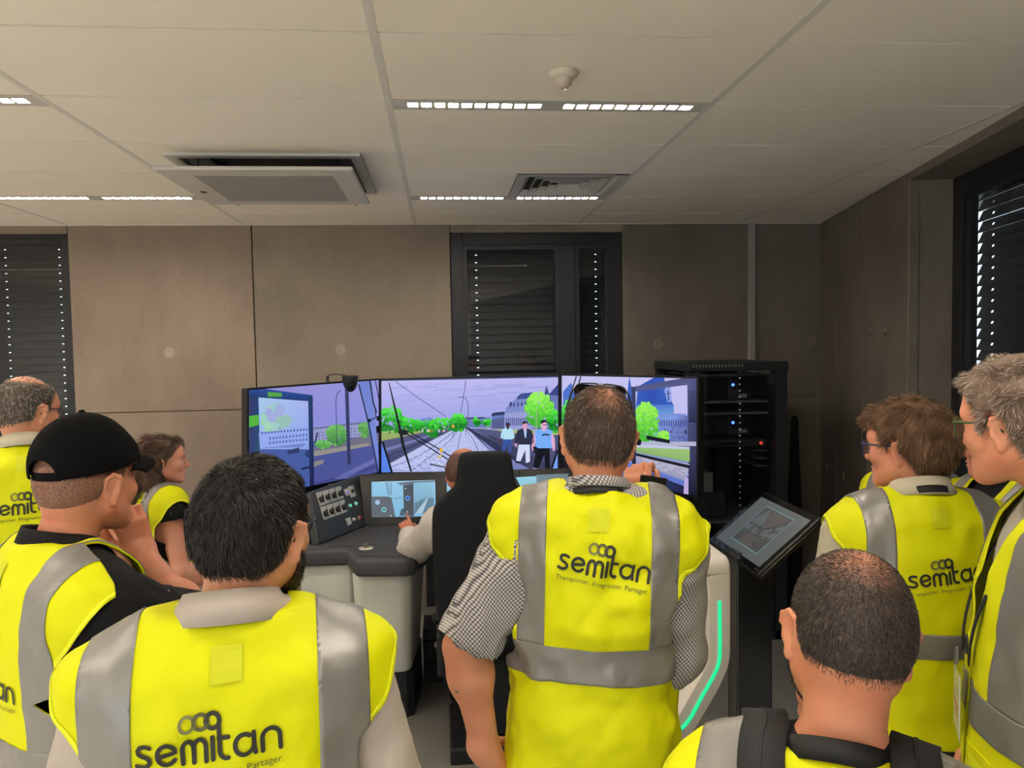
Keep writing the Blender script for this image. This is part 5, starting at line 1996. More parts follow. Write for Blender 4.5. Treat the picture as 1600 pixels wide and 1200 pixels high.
        return s

    # ---- head parts
    def hl(s, P):                             # head frame -> figure frame
        return np.asarray(P) @ s.hR.T * s.hs + s.hc

    def eyes(s, brow=(70, 54, 42)):
        for sg in (-1, 1):
            v, f = [], []
            n, m = 14, 8
            for i in range(m + 1):
                a = PI * i / m
                for j in range(n):
                    b = 2 * PI * j / n
                    v.append((math.sin(a) * math.cos(b), math.cos(a), math.sin(a) * math.sin(b)))
            for i in range(m):
                for j in range(n):
                    f.append((i * n + j, i * n + (j + 1) % n, (i + 1) * n + (j + 1) % n, (i + 1) * n + j))
            V = np.array(v) * np.array([.0135, .0128, .0090]) + np.array([sg * .033, .0800, 0])
            o = mk('eye', s.hl(V), f, [M_eyew, M_iris], s.root, smooth=True, local=True)
            for p in o.data.polygons:
                if p.index < n * 2:
                    p.material_index = 1
            pts = [(sg * .014, .0985, .0225), (sg * .026, .0985, .0275), (sg * .040, .0905, .0275), (sg * .052, .0785, .0215)]
            pts = [(a, b - .006, c) for a, b, c in pts]
            mk('eyebrow', *(lambda t: (s.hl(t[0]), t[1]))(tube(spline(pts, 4), [.003, .0042, .0045, .0046, .0046, .0044, .0043, .0042, .004, .0036, .003, .0026, .002], 6)), mat('brow', brow, .8), s.root, smooth=True, local=True)
        return s

    def hair(s, rgb, style='crop', thick=.005, n=7000, length=.009, lift=.5, crown=None, crown_r=.05, zb=None, grey=None, greyness=.0, wid=.0008, lump=0.0, whorl=(0, -.06, .11), curl=0.0, fringe=None, thin_base=.0, crown_soft=.03, crown_max=1.0):
        """hair mass over the skull down to a hairline, plus single strands rooted on it"""
        sk = [HEAD[0], HEAD[1], HEAD[3]]
        pr = xform(sk, np.eye(3), np.zeros(3), 1.0)
        G = grid((-.12, -.15, -.13), (.12, .13, .16), .004)
        V, F = nets(sdf(pr, G, thick), G)
        ys = [-.14, -.085, -.06, -.045, -.034, -.022, .004, .012, .026, .034, .048, .060, .075, .12]
        zs = zb or [-.078, -.076, -.070, -.052, -.010, .020, .022, -.004, -.012, .020, .048, .062, .072, .074]
        fld = lambda v: v[:, 2] - np.interp(v[:, 1], ys, zs) + vnoise(v, 90, s.seed) * .002
        if lump:
            V = folds(V, F, lump, 26, s.seed, (1, 1, .6), False)
        fl = [fld]
        if fringe:
            fl.append(fringe)
        V, F = clip(V, F, *fl)
        Nn = vnormals(V, tris(F))
        # thin the rim so that hair melts into the skin
        e = np.clip(fld(V) / .02, 0, 1)
        V = V - Nn * (thick * (1 - e) * .85)[:, None]
        cr = np.asarray(crown if crown is not None else (0, -.05, .115))
        dist = np.linalg.norm((V - cr) * [1, .8, 1], axis=1)
        thin = crown_max * np.clip((crown_r - dist) / crown_soft, 0, 1) if crown is not None else np.zeros(len(V))
        thin = np.maximum(thin, thin_base)
        thin = np.maximum(thin, (1 - e) * .35)
        o = mk('hair', s.hl(V), F, scalp_mat('hair_base', rgb, s.skin_rgb), s.root, smooth=True, local=True)
        set_thin(o, thin)
        s.strands(o, V, tris(F), rgb, n, length, lift, grey, greyness, wid, np.asarray(whorl), curl, thin)
        return s

    def strands(s, parent, V, F, rgb, n, length, lift, grey, greyness, wid, whorl, curl, thin, flow=None, name='strands'):
        r = np.random.RandomState(s.seed + 3)
        A = np.linalg.norm(np.cross(V[F[:, 1]] - V[F[:, 0]], V[F[:, 2]] - V[F[:, 0]]), axis=1)
        A = A * (1 - .85 * thin[F].mean(1))
        t = r.choice(len(F), n, p=A / A.sum())
        a, b = r.rand(n), r.rand(n)
        sw = a + b > 1
        a[sw], b[sw] = 1 - a[sw], 1 - b[sw]
        p = V[F[t, 0]] * (1 - a - b)[:, None] + V[F[t, 1]] * a[:, None] + V[F[t, 2]] * b[:, None]
        nn = np.cross(V[F[t, 1]] - V[F[t, 0]], V[F[t, 2]] - V[F[t, 0]])
        nn /= np.linalg.norm(nn, axis=1)[:, None] + 1e-12
        fl = (p - whorl) if flow is None else flow(p)
        fl = fl - nn * (fl * nn).sum(1)[:, None]
        fl /= np.linalg.norm(fl, axis=1)[:, None] + 1e-9
        cl = np.stack([vnoise(p, 38, s.seed + i) for i in range(3)], 1) * curl     # locks lean together
        d = fl * 1.0 + nn * lift + r.randn(n, 3) * .18 + cl
        d /= np.linalg.norm(d, axis=1)[:, None]
        L = length * r.uniform(.6, 1.15, n)
        d2 = d + fl * .35 - nn * lift * .5 + cl * .8 + r.randn(n, 3) * .1
        d2 /= np.linalg.norm(d2, axis=1)[:, None]
        sd = np.cross(d, r.randn(n, 3))
        sd /= np.linalg.norm(sd, axis=1)[:, None] + 1e-9
        p = p - nn * .001
        m = p + d * (L * .55)[:, None]
        e = m + d2 * (L * .5)[:, None]
        w = wid * r.uniform(.7, 1.2, n)[:, None]
        VV = np.stack([p + sd * w, p - sd * w, m + sd * w * .8, m - sd * w * .8, e], 1).reshape(-1, 3)
        i = np.arange(n) * 5
        FF = np.concatenate([np.stack([i, i + 1, i + 3], 1), np.stack([i, i + 3, i + 2], 1), np.stack([i + 2, i + 3, i + 4], 1)])
        me = bpy.data.meshes.new(name)
        W = s.hl(VV)
        me.vertices.add(len(W))
        me.vertices.foreach_set('co', W.astype(np.float32).ravel())
        me.loops.add(len(FF) * 3)
        me.loops.foreach_set('vertex_index', FF.astype(np.int32).ravel())
        me.polygons.add(len(FF))
        me.polygons.foreach_set('loop_start', np.arange(len(FF), dtype=np.int32) * 3)
        me.polygons.foreach_set('use_smooth', [True] * len(FF))
        me.update(calc_edges=True)
        me.materials.append(hair_mat('hair_strand', rgb, grey, greyness))
        o = bpy.data.objects.new(name, me)
        COL.objects.link(o)
        o.parent = parent
        o['kind'] = 'stuff'
        return o

    def beard(s, rgb, n=1500, length=.008, thick=.003, wid=.0006):
        pr = [p for p in HEAD if p[1] == 'u'][:9]
        G = grid((-.1, -.05, -.14), (.1, .12, .0), .004)
        V, F = nets(sdf(pr, G, thick), G)
        f1 = lambda v: np.interp(v[:, 1], [-.02, .02, .05, .08, .12], [-.012, -.03, -.055, -.062, -.062]) - v[:, 2]
        f2 = lambda v: v[:, 1] - .004 + (v[:, 2] < -.06) * .0
        V, F = clip(V, F, f1, f2)
        o = mk('beard', s.hl(V), F, scalp_mat('beard_base', rgb, s.skin_rgb), s.root, smooth=True, local=True)
        set_thin(o, np.full(len(V), .1))
        s.strands(o, V, tris(F), rgb, n, length, .5, None, 0, wid, np.array([0, -.02, .02]), 0.1, np.zeros(len(V)))
        return s

    def glasses(s, rgb=(24, 24, 28), shape='rect', w=.026, hgt=.019, up=0.0, lens=True, y=.107, r=.0016, temple=None):
        m = mat('spectacle_rim', rgb, .3)
        tubes = []
        lens_v = []
        for sg in (-1, 1):
            pts = []
            for k in range(20):
                a = 2 * PI * k / 20
                c, q = math.cos(a), math.sin(a)
                ex_ = .5 if shape == 'rect' else 1
                pts.append((sg * .034 + w * math.copysign(abs(c) ** ex_, c), y - .004 * (abs(sg * .034 + w * c) / .06) ** 2 * 3, up - .004 + hgt * math.copysign(abs(q) ** ex_, q)))
            tubes.append(tube(pts, r, 6, closed=True))
            lens_v.append(pts)
            tubes.append(tube([(sg * (.034 + w), y - .008, up + .006), (sg * .070, .085, up + .007), (sg * .079, .03, up + .006), (sg * .080, -.006, up + .006), (sg * .079, -.022, up - .012)], r * 1.25, 6))
        tubes.append(tube([(-.010, y, up), (0, y + .002, up + .003), (.010, y, up)], r, 6))
        v, f = join(*tubes)
        g = mk('glasses', s.hl(v), f, m, s.root, smooth=True, local=True)
        if lens:
            for pts in lens_v:
                mk('lens', s.hl(np.array(pts)), [tuple(range(len(pts)))], M_lens, g, local=True)
        return g

    # ---- clothes
    def pants(s, m=None):
        G = grid((-.24 * s.s, -.2 * s.s, (.36 if s.sit else .05)), (.24 * s.s, (.56 if s.sit else .2) * s.s, 1.06 * s.s), .012)
        pr = s.legp() + s.torso()[:2]
        V, F = nets(sdf(pr, G, .014), G)
        V, F = clip(V, F, lambda v: 1.02 * s.s - v[:, 2], lambda v: v[:, 2] - (.39 if s.sit else .06))
        mk('trousers', V, F, m or M_trs, s.root, smooth=True, local=True)
        for sg in (-1, 1):
            y0, z0 = (.44, .312) if s.sit else (-.02, 0)
            q = [ell((sg * .10, y0 + .10, z0 + .035), (.046, .09, .035), .03), ell((sg * .10, y0 - .03, z0 + .04), (.04, .06, .045), .03), cap((sg * .10, y0, z0 + .06), (sg * .10, y0, z0 + .10), .045, .045, .02)]
            G = grid((sg * .10 - .07, y0 - .12, z0 + .001), (sg * .10 + .07, y0 + .22, z0 + .15), .012)
            V, F = nets(sdf(q, G), G)
            V[:, 2] = np.maximum(V[:, 2], z0 + .002)
            mk('shoe', V, F, M_shoe, s.root, smooth=True, local=True)
        return s

    def shirt(s, m, cuff=None, off=.013, amp=.006, h=.0085, scale=22, hem=.92, vcut=None, loose=.004):
        """cuff: per side ('U' or 'F', fraction) where the sleeve ends along the upper arm or forearm"""
        pr = s.torso()
        s.loose = loose
        cuts = []
        ex = []
        for sd, (a, e, w) in s.arms.items():
            seg, t = (cuff or {}).get(sd, ('U', .55))
            k = s.s
            if seg == 'U':
                c, d = a + (e - a) * t, (e - a) / np.linalg.norm(e - a)
                pr.append(cap(a, c + d * .03, .051 * k * s.b + loose, .050 * k + loose, .06))
            else:
                c, d = e + (w - e) * t, (w - e) / np.linalg.norm(w - e)
                pr += [cap(a, e, .051 * k * s.b + loose, .046 * k + loose, .06), cap(e, c + d * .03, .046 * k + loose, (.043 - .013 * t) * k + loose, .03)]
            cuts.append((c, d))
            ex += [a, e, c]
        ex = np.array(ex)
        lo = np.minimum(ex.min(0) - .10, [-.25 * s.s, -.2 * s.s, hem * s.s - .02])
        hi = np.maximum(ex.max(0) + .10, [.25 * s.s, .2 * s.s, 1.56 * s.s])
        G = grid(lo, hi, h)
        V, F = nets(sdf(pr, G, off), G)
        V = folds(V, F, amp, scale, s.seed, (1, 1, .55))
        fl = [lambda v: v[:, 2] - hem * s.s] if hem else []
        for c, d in cuts:
            fl.append(lambda v, c=c, d=d: np.maximum((c - v) @ d, np.linalg.norm(v - c, axis=1) - .11))
        nb = np.array([0, -.012, 1.50]) * s.s
        fl.append(lambda v: np.hypot((v[:, 0]) / .062, (v[:, 1] + .012) / .064) / s.s - 1 + (v[:, 2] < 1.40 * s.s) * 9)
        if vcut:
            fl.append(vcut)
        V, F = clip(V, F, *fl)
        o = mk('shirt', V, F, m, s.root, smooth=True, local=True)
        solid(o, .003)
        s.shirto = o
        return s

    def cuffroll(s, side, m, seg, t, r, L=.045):
        a, e, w = s.arms[side]
        p, q = (a, e) if seg == 'U' else (e, w)
        d = (q - p) / np.linalg.norm(q - p)
        c = p + (q - p) * t
        u, v = frame_of(d)
        ring = []
        prof = [(r - .004, -L), (r + .007, -L * .8), (r + .010, -L * .3), (r + .008, .0), (r + .001, .006), (r - .006, .0)]
        V, F = [], []
        n = 40
        for i in range(n):
            th = 2 * PI * i / n
            for rr, z in prof:
                wob = .004 * math.sin(3 * th + s.seed) + .003 * math.sin(7 * th + 2)
                V.append(c + (u * math.cos(th) + v * math.sin(th)) * (rr + wob) + d * (z + .008 * math.sin(2 * th + 1)))
        k = len(prof)
        for i in range(n):
            j = (i + 1) % n
            for q_ in range(k - 1):
                F.append((i * k + q_, j * k + q_, j * k + q_ + 1, i * k + q_ + 1))
        V = np.array(V)
        V = V + vnormals(V, np.array(F)) * (vnoise(V, 60, s.seed)[:, None] * .004)
        mk('rolled_cuff', V, F, m, s.shirto, smooth=True, local=True)

    def collar(s, m, zb=1.545, zf=1.50, r0=.088, r1=.066, drop=.036, yc=-.012, gap=35):
        """a folded shirt collar round the back of the neck"""
        n = 36
        V, F = [], []
        for i in range(n + 1):
            a = math.radians(-90 - (180 - gap) + (360 - 2 * gap) * i / n)
            c, q = math.cos(a), math.sin(a)
            back = (1 - q) / 2                 # 1 at the nape
            zt = zf + (zb - zf) * back
            rr = [(r1 - .003, zt - drop * .9), (r1, zt - .002), (r1 + .004, zt + .001), (r0, zt - drop)]
            for r_, z in rr:
                V.append((r_ * c, yc + r_ * q * .96 , z))
        for i in range(n):
            for k in range(3):
                F.append((i * 4 + k, i * 4 + k + 1, i * 4 + 5 + k, i * 4 + 4 + k))
        o = mk('collar', np.array(V) * s.s, F, m, s.root, smooth=True, local=True)
        solid(o, .0025, 0)
        return s

    def lanyard(s, z=1.510, r=.078, w=.020, front=True, m=None, ends=(.045, .30), yb=-.014, chest=.155, low=1.18):
        P, Nn = [], []
        if front:
            for t in np.linspace(1, 0, 8):
                P.append((-.075 + .035 * t, chest - .12 * (1 - t) ** 2, 1.47 - (1.47 - low) * t))
                Nn.append((0, 1, .25))
        for i in range(25):
            a = math.radians(180 + 180 * i / 24)
            back = -math.sin(a)
            P.append((r * math.cos(a), yb + r * math.sin(a), 1.478 + (z - 1.478) * back))
            Nn.append((math.cos(a), math.sin(a), .55))
        if front:
            for t in np.linspace(0, 1, 8):
                P.append((.075 - .035 * t, chest - .12 * (1 - t) ** 2, 1.47 - (1.47 - low) * t))
                Nn.append((0, 1, .25))
        v, f = ribbon(spline(P, 2), spline(Nn, 2), w)
        o = mk('lanyard', v * s.s, f, m or M_lany, s.root, smooth=True, local=True)
        solid(o, .002, 0)
        return o

    def vest(s, hem=.80, wid=1.0, strips=(.138, .034), band=(1.03, .036), logo=None, amp=.007, label=True, front_open=.02, sh=.214, depth=1.0, second_band=None, vcol=None, vneck=True, slope=.23, zsh=1.490, scale=9, armcut=None):
        k, b = s.s, s.b * wid
        G = grid((-.27 * k * b, -.23 * k, (hem - .03) * k), (.27 * k * b, .23 * k, 1.56 * k), .0095)
        X, Y, Z = G[0][:, None, None] / k, G[1][None, :, None] / k, G[2][None, None, :] / k
        zz = [.7, .80, .95, 1.05, 1.20, 1.32, 1.42, 1.5]
        w_ = np.interp(Z, zz, [.215, .207, .195, .190, .196, .203, sh, sh]) * b
        d_ = np.interp(Z, zz, [.165, .160, .152, .148, .146, .138, .118, .10]) * depth
        yc = np.interp(Z, zz, [.0, .0, .01, .012, .004, -.002, -.010, -.012])
        e = 2.6
        n_ = (np.abs(X / w_) ** e + np.abs((Y - yc) / d_) ** e) ** (1 / e)
        f = (n_ - 1) * d_
        # shoulders: a sloping roof, rounded into the sides
        roof = Z - (zsh - slope * np.maximum(np.sqrt(X * X + .0016) - .03, 0) - .9 * np.maximum(np.abs(Y + .012) - .035, 0) ** 1.3)
        kk = .022
        q = np.maximum(kk - np.abs(f - roof), 0) / kk
        f = np.maximum(f, roof) + q * q * kk / 4
        inner = s.torso()
        for sd, (a, e_, w__) in s.arms.items():
            inner.append(cap(a, a + (e_ - a) * .02, (.051 * k * s.b + s.loose) * 1.0, .050 * k + s.loose, .05))
        f2 = sdf(inner, G, .026)
        f = f * k
        q = np.maximum(.02 - np.abs(f - f2), 0) / .02
        f = np.minimum(f, f2) - q * q * .005
        f = np.maximum(f, Z * k - 1.505 * k)
        V, F = nets(f, G)
        V = folds(V, F, amp * .85, scale, s.seed + 2, (1.3, 1.3, .5))
        V = folds(V, F, amp * .5, scale * 2.3, s.seed + 9, (1, 1, .8), False)
        V = relax(V, F, 1)
        def xs(v):
            return np.abs(v[:, 0]) / (k * b)
        f_hem = lambda v: v[:, 2] - hem * k
        f_neck = lambda v: np.where(v[:, 2] > 1.36 * k, np.hypot(v[:, 0] / (.077 * k), (v[:, 1] - .002 * k) / (.077 * k)) - 1, 1.0)
        f_arm = lambda v: np.where(xs(v) > .13, np.sqrt(((v[:, 1] + .0 * k) / (.104 * k)) ** 2 + ((v[:, 2] / k - 1.262) / .165) ** 2) - 1, 1.0)
        f_vn = lambda v: np.where(v[:, 1] > 0, np.abs(v[:, 0]) / k - np.interp(v[:, 2] / k, [hem, 1.18, 1.50], [front_open, front_open, .085]), 1.0)
        cuts_ = []
        for sd, t_ in (armcut or {}).items():
            a, e_, w__ = s.arms[sd]
            dd = (e_ - a) / np.linalg.norm(e_ - a)
            sx = 1 if sd == 'R' else -1
            cuts_.append(lambda v, a=a, dd=dd, sx=sx, t_=t_: np.maximum(np.maximum(t_ - (v - a) @ dd, np.linalg.norm(v - a, axis=1) - .19), .125 * k - sx * v[:, 0]))
        flds = cuts_ + [f_hem, f_neck, f_arm] + ([f_vn] if vneck else [])
        Vv, Fv = clip(V, F, *flds)
        o = mk('vest', Vv, Fv, vcol or M_vest, s.root, smooth=True, local=True)
        solid(o, .004)
        s.vesto = o
        # reflective strips: one over each shoulder front and back, one round the waist
        Nn = vnormals(V, F)
        V2 = V + Nn * .0022
        x0, hw_ = strips
        zb0, zb1 = band[0] - band[1], band[0] + band[1]
        for sg in (-1, 1):
            for side in (-1, 1):
                Vs, Fs = clip(V2, F, *flds, lambda v: hw_ - np.abs(sg * v[:, 0] / (k * b) - x0), lambda v: v[:, 2] - zb1 * k, lambda v: side * (v[:, 1] + .012 * k))
                if len(Fs):
                    solid(mk('reflective_strip', Vs, Fs, M_refl, o, smooth=True, local=True), .001)
        for bz in [band] + ([second_band] if second_band else []):
            Vs, Fs = clip(V2, F, *flds, lambda v: bz[1] - np.abs(v[:, 2] / k - bz[0]))
            if len(Fs):
                solid(mk('reflective_band', Vs, Fs, M_refl, o, smooth=True, local=True), .001)
        # pale binding along the armholes, neck and hem
        def edge(a, wv):
            return lambda v: wv - a(v)
        for sg in (-1, 1):
            Vs, Fs = clip(V + Nn * .0014, F, *flds, lambda v: .055 - f_arm(v), lambda v: sg * v[:, 0])
            if not len(Fs):
                continue
            solid(mk('armhole_binding', Vs, Fs, M_vest_b, o, smooth=True, local=True), .001)
        Vs, Fs = clip(V + Nn * .0014, F, *flds, lambda v: .09 - f_neck(v))
        if len(Fs):
            solid(mk('neck_binding', Vs, Fs, M_vest_b, o, smooth=True, local=True), .001)
        tree = BVHTree.FromPolygons(Vv.tolist(), tris(Fv).tolist())
        s.vtree = tree
        if logo:
            s.print_logo(**logo)
        if label:
            s.patch(0.0, (1.45) * k, .022 * k, .024 * k, M_label, 'care_label')
        return s

    def hug(s, P, off):
        """move points to just outside the vest"""
        out, nn = [], []
        for q in np.asarray(P, float):
            c, n, i, d = s.vtree.find_nearest(Vector([float(v) for v in q]))
            dv = Vector([float(v) for v in q]) - c
            if n.dot(Vector((c.x, c.y, c.z - 1.2))) < 0:
                n = -n
            out.append(np.array(c + n * off))
            nn.append(np.array(n))
        return np.array(out), np.array(nn)

    def onto(s, P, y0=-1.0, d=(0, 1, 0), eps=.003):
        """drop flat print onto the back (or front) of the vest"""
        out = []
        dv = Vector(d)
        for x, z in P:
            h = s.vtree.ray_cast(Vector((float(x), y0, float(z))), dv)
            if h[0] is None:
                out.append((x, np.nan, z))
            else:
                out.append((x, h[0].y - d[1] * eps, z))
        V = np.array(out)
        bad = np.isnan(V[:, 1])
        if bad.any() and (~bad).any():
            V[bad, 1] = V[~bad, 1].mean()
        return V

    def print_logo(s, z=1.24, w=.20, x=0.0, rot=0.0, shear=0.0, front=False, tag_=True):
        k = w / LOGO_W
        R = np.array([[math.cos(rot), -math.sin(rot)], [math.sin(rot), math.cos(rot)]])
        sgn = -1 if front else 1
        def place(v):
            q = ((np.asarray(v, float) - [LOGO_W / 2, .5]) * k) @ R.T
            return np.stack([q[:, 0] * sgn + x, q[:, 1] + z], 1)
        kw = dict(y0=1.0, d=(0, -1, 0)) if front else {}
        for i, (v, f) in enumerate([LOGO] + RINGS):
            f2 = f if not front else [tuple(reversed(t)) for t in f]
            mk('logo_lettering' if i == 0 else 'logo_ring', s.onto(place(v), **kw), f2, [M_print, M_print_g, M_print_m, M_print][i], s.vesto, local=True)
        if tag_:
            v = TAG[0] + np.array([0, -.62])
            mk('tagline_lettering', s.onto(place(v), **kw), TAG[1], M_print_m, s.vesto, local=True)

    def patch(s, x, z, hw_, hh, m, name, front=False):
        n = 6
        P = [(x + hw_ * (2 * i / n - 1), z + hh * (2 * j / n - 1)) for i in range(n + 1) for j in range(n + 1)]
        F = [(i * (n + 1) + j, (i + 1) * (n + 1) + j, (i + 1) * (n + 1) + j + 1, i * (n + 1) + j + 1) for i in range(n) for j in range(n)]
        kw = dict(y0=1.0, d=(0, -1, 0)) if front else {}
        return mk(name, s.onto(P, eps=.0025, **kw), F, m, s.vesto, local=True)
# ================================================================ THE PEOPLE
def pat_mat(name, base, dots, scale, lo, hi, rnd=0.0, rough=.8, third=None):
    m, nt, p = nodes_of(name)
    tc = nt.nodes.new('ShaderNodeTexCoord')
    v = nt.nodes.new('ShaderNodeTexVoronoi')
    v.inputs['Scale'].default_value = scale
    v.inputs['Randomness'].default_value = rnd
    if rnd == 0:                              # a woven lattice: weave plane instead of a solid lattice
        v.voronoi_dimensions = '2D'
        sp = nt.nodes.new('ShaderNodeSeparateXYZ')
        cb = nt.nodes.new('ShaderNodeCombineXYZ')
        ma = nt.nodes.new('ShaderNodeMath')
        ma.operation = 'MULTIPLY_ADD'
        ma.inputs[1].default_value = .8
        nt.links.new(tc.outputs['Object'], sp.inputs[0])
        nt.links.new(sp.outputs[1], ma.inputs[0])
        nt.links.new(sp.outputs[0], ma.inputs[2])
        nt.links.new(ma.outputs[0], cb.inputs[0])
        nt.links.new(sp.outputs[2], cb.inputs[1])
        mp = nt.nodes.new('ShaderNodeMapping')
        mp.inputs['Rotation'].default_value = (0, 0, .78)
        nt.links.new(cb.outputs[0], mp.inputs[0])
        nt.links.new(mp.outputs[0], v.inputs['Vector'])
    else:
        nt.links.new(tc.outputs['Object'], v.inputs['Vector'])
    r = nt.nodes.new('ShaderNodeValToRGB')
    r.color_ramp.elements[0].position, r.color_ramp.elements[1].position = lo, hi
    r.color_ramp.elements[0].color = (*lin(dots), 1)
    r.color_ramp.elements[1].color = (*lin(base), 1)
    nt.links.new(v.outputs['Distance'], r.inputs['Fac'])
    nt.links.new(r.outputs['Color'], p.inputs['Base Color'])
    p.inputs['Roughness'].default_value = rough
    p.inputs['Specular IOR Level'].default_value = .2
    return m


M_polo = mat('polo_white', (172, 162, 152), .8, bump=.15, bscale=800, spec=.2)
M_shirtw = mat('shirt_white', (182, 176, 168), .75, spec=.2)
M_cream = mat('shirt_cream', (184, 176, 154), .75, spec=.2)
M_geo = pat_mat('shirt_geometric', (78, 76, 80), (186, 182, 178), 135, .26, .52)
M_blk = pat_mat('shirt_black_motif', (17, 17, 20), (170, 170, 160), 21, .075, .085, 1.0)
M_dots = pat_mat('top_black_dots', (20, 22, 20), (120, 130, 110), 70, .14, .2, .4)
M_darkpolo = mat('polo_dark', (22, 22, 26), .85, spec=.15)
M_greysh = mat('shirt_grey', (120, 120, 118), .8, var=.15, vscale=60)


def at_head(px, py, Y, off=(0, 0)):
    p = atY(px, py, Y)
    return p


# ---- 1: the man in the middle, back to us
def man_centre():
    f = Figure('man in grey patterned shirt and yellow vest, sunglasses on head, in the middle', (934, 600), 1.85, body=-2, head=-3, pitch=-4, roll=3, off=(.0, .02), hair=.004, lean=(0, math.radians(2.0)), skin=(200, 138, 108), build=1.02, seed=4)
    f.ak = 1.12
    f.arm('L', f.loc(atY(727, 1010, 1.80)), f.loc(atY(760, 1176, 1.84)))
    f.hand('L', f.loc(atY(818, 1214, 1.90)) - f.loc(atY(760, 1176, 1.84)), (.75, .5, -.2), (.4, .45, .5, .6), .3, -1)
    wr = f.loc(atY(1000, 800, 2.08))
    f.arm('R', f.loc(atY(1054, 1018, 1.82)), wr)
    f.hand('R', (-.10, .10, .9), (.35, .9, .1), (.95, 1.0, 1.05, 1.1), .6, -1)
    f.body().eyes()
    f.pants()
    f.shirt(M_geo, {'L': ('U', .97), 'R': ('F', .12)}, amp=.016, loose=.008, scale=15)
    f.cuffroll('L', M_geo, 'U', .96, .066, .055)
    f.cuffroll('R', M_geo, 'F', .14, .058, .04)
    f.collar(M_geo, zb=1.54, r0=.078, r1=.064, drop=.02)
    f.vest(hem=.84, wid=.97, strips=(.146, .031), band=(1.132, .040), logo=dict(z=1.402, w=.208, x=.014, rot=math.radians(-8)), amp=.018, zsh=1.500, slope=.21, sh=.216)
    f.lanyard(z=1.512, r=.077, w=.016)
    f.hair((74, 58, 46), thick=.004, n=13000, length=.016, lift=.55, crown=(.012, -.045, .112), crown_r=.088, crown_soft=.07, crown_max=.5, grey=(150, 140, 130), greyness=.10, wid=.0006, curl=.25, whorl=(.02, -.05, .13))
    # sunglasses pushed up on the head
    g = f.glasses((30, 30, 32), 'rect', .029, .020, up=0, lens=False, y=.113, r=.002)
    R = rx(math.radians(48))
    mi = np.array([list(v.co) for v in g.data.vertices])
    q = (mi - f.hc) @ f.hR / f.hs
    q = (q - [0, -.0, .0]) @ R.T + np.array([0, -.004, .036])
    w = f.hl(q)
    for v, c in zip(g.data.vertices, w):
        v.co = c
    g.name = 'sunglasses'
    for sg in (-1, 1):
        pts = []
        for k in range(16):
            a = 2 * PI * k / 16
            pts.append((sg * .034 + .028 * math.copysign(abs(math.cos(a)) ** .5, math.cos(a)), .1065, -.004 + .019 * math.copysign(abs(math.sin(a)) ** .5, math.sin(a))))
        pts = np.array(pts) @ R.T + np.array([0, -.004, .036])
        mk('lens', f.hl(pts), [tuple(range(16))], mat('dark_lens', (26, 34, 34), .08), g, local=True)
    return f, wr


MC, wr = man_centre()
pw = (MC.M @ np.array([*wr, 1]))[:3]
# the phone he holds up
pa, pb = atY(1042, 746, 2.0), atY(1012, 806, 2.0)
ph = thing('phone', 'dark phone held up in the raised hand of the man in the patterned shirt', 'phone', tuple(atY(1024, 800, 2.01)))
q = [atY(1003, 742, 2.0), atY(1043, 748, 2.02), atY(1032, 812, 2.02), atY(994, 812, 2.0)]
dn = np.cross(q[1] - q[0], q[3] - q[0])
dn /= np.linalg.norm(dn)
mk('body', *extrude(q, dn * .009), M_bezel, ph, bevel=.002, seg=2)
mk('side_rim', *tube([q[1] + dn * .0045, q[2] + dn * .0045], .0022, 6), M_shelf, ph, smooth=True)


# ---- 2: dark-haired man in front
def man_front():
    f = Figure('man with cropped black hair, beard and white polo collar, back to us in front', (393, 702), 1.30, body=4, head=28, pitch=-3, roll=2, off=(.035, .025), hair=.014, skin=(196, 140, 110), build=1.02, seed=9)
    f.relaxed('L'), f.relaxed('R')
    f.body().eyes((24, 20, 18))
    f.pants()
    f.shirt(M_polo, {'L': ('U', .85), 'R': ('U', .85)}, amp=.007)
    f.collar(M_polo, zb=1.548, r0=.098, r1=.068, drop=.045)
    f.vest(hem=.80, wid=1.12, strips=(.148, .034), band=(1.03, .033), logo=dict(z=1.332, w=.20, x=-.024, rot=math.radians(1.5)), amp=.010, zsh=1.482, slope=.17, sh=.218)
    f.hair((30, 25, 22), thick=.006, n=16000, length=.015, lift=.6, wid=.0006, curl=.3, whorl=(-.01, -.065, .12), lump=.001)
    f.beard((26, 22, 20), 2500, .012, .006)
    f.glasses((26, 26, 30), 'round', .025, .020)
    return f


man_front()


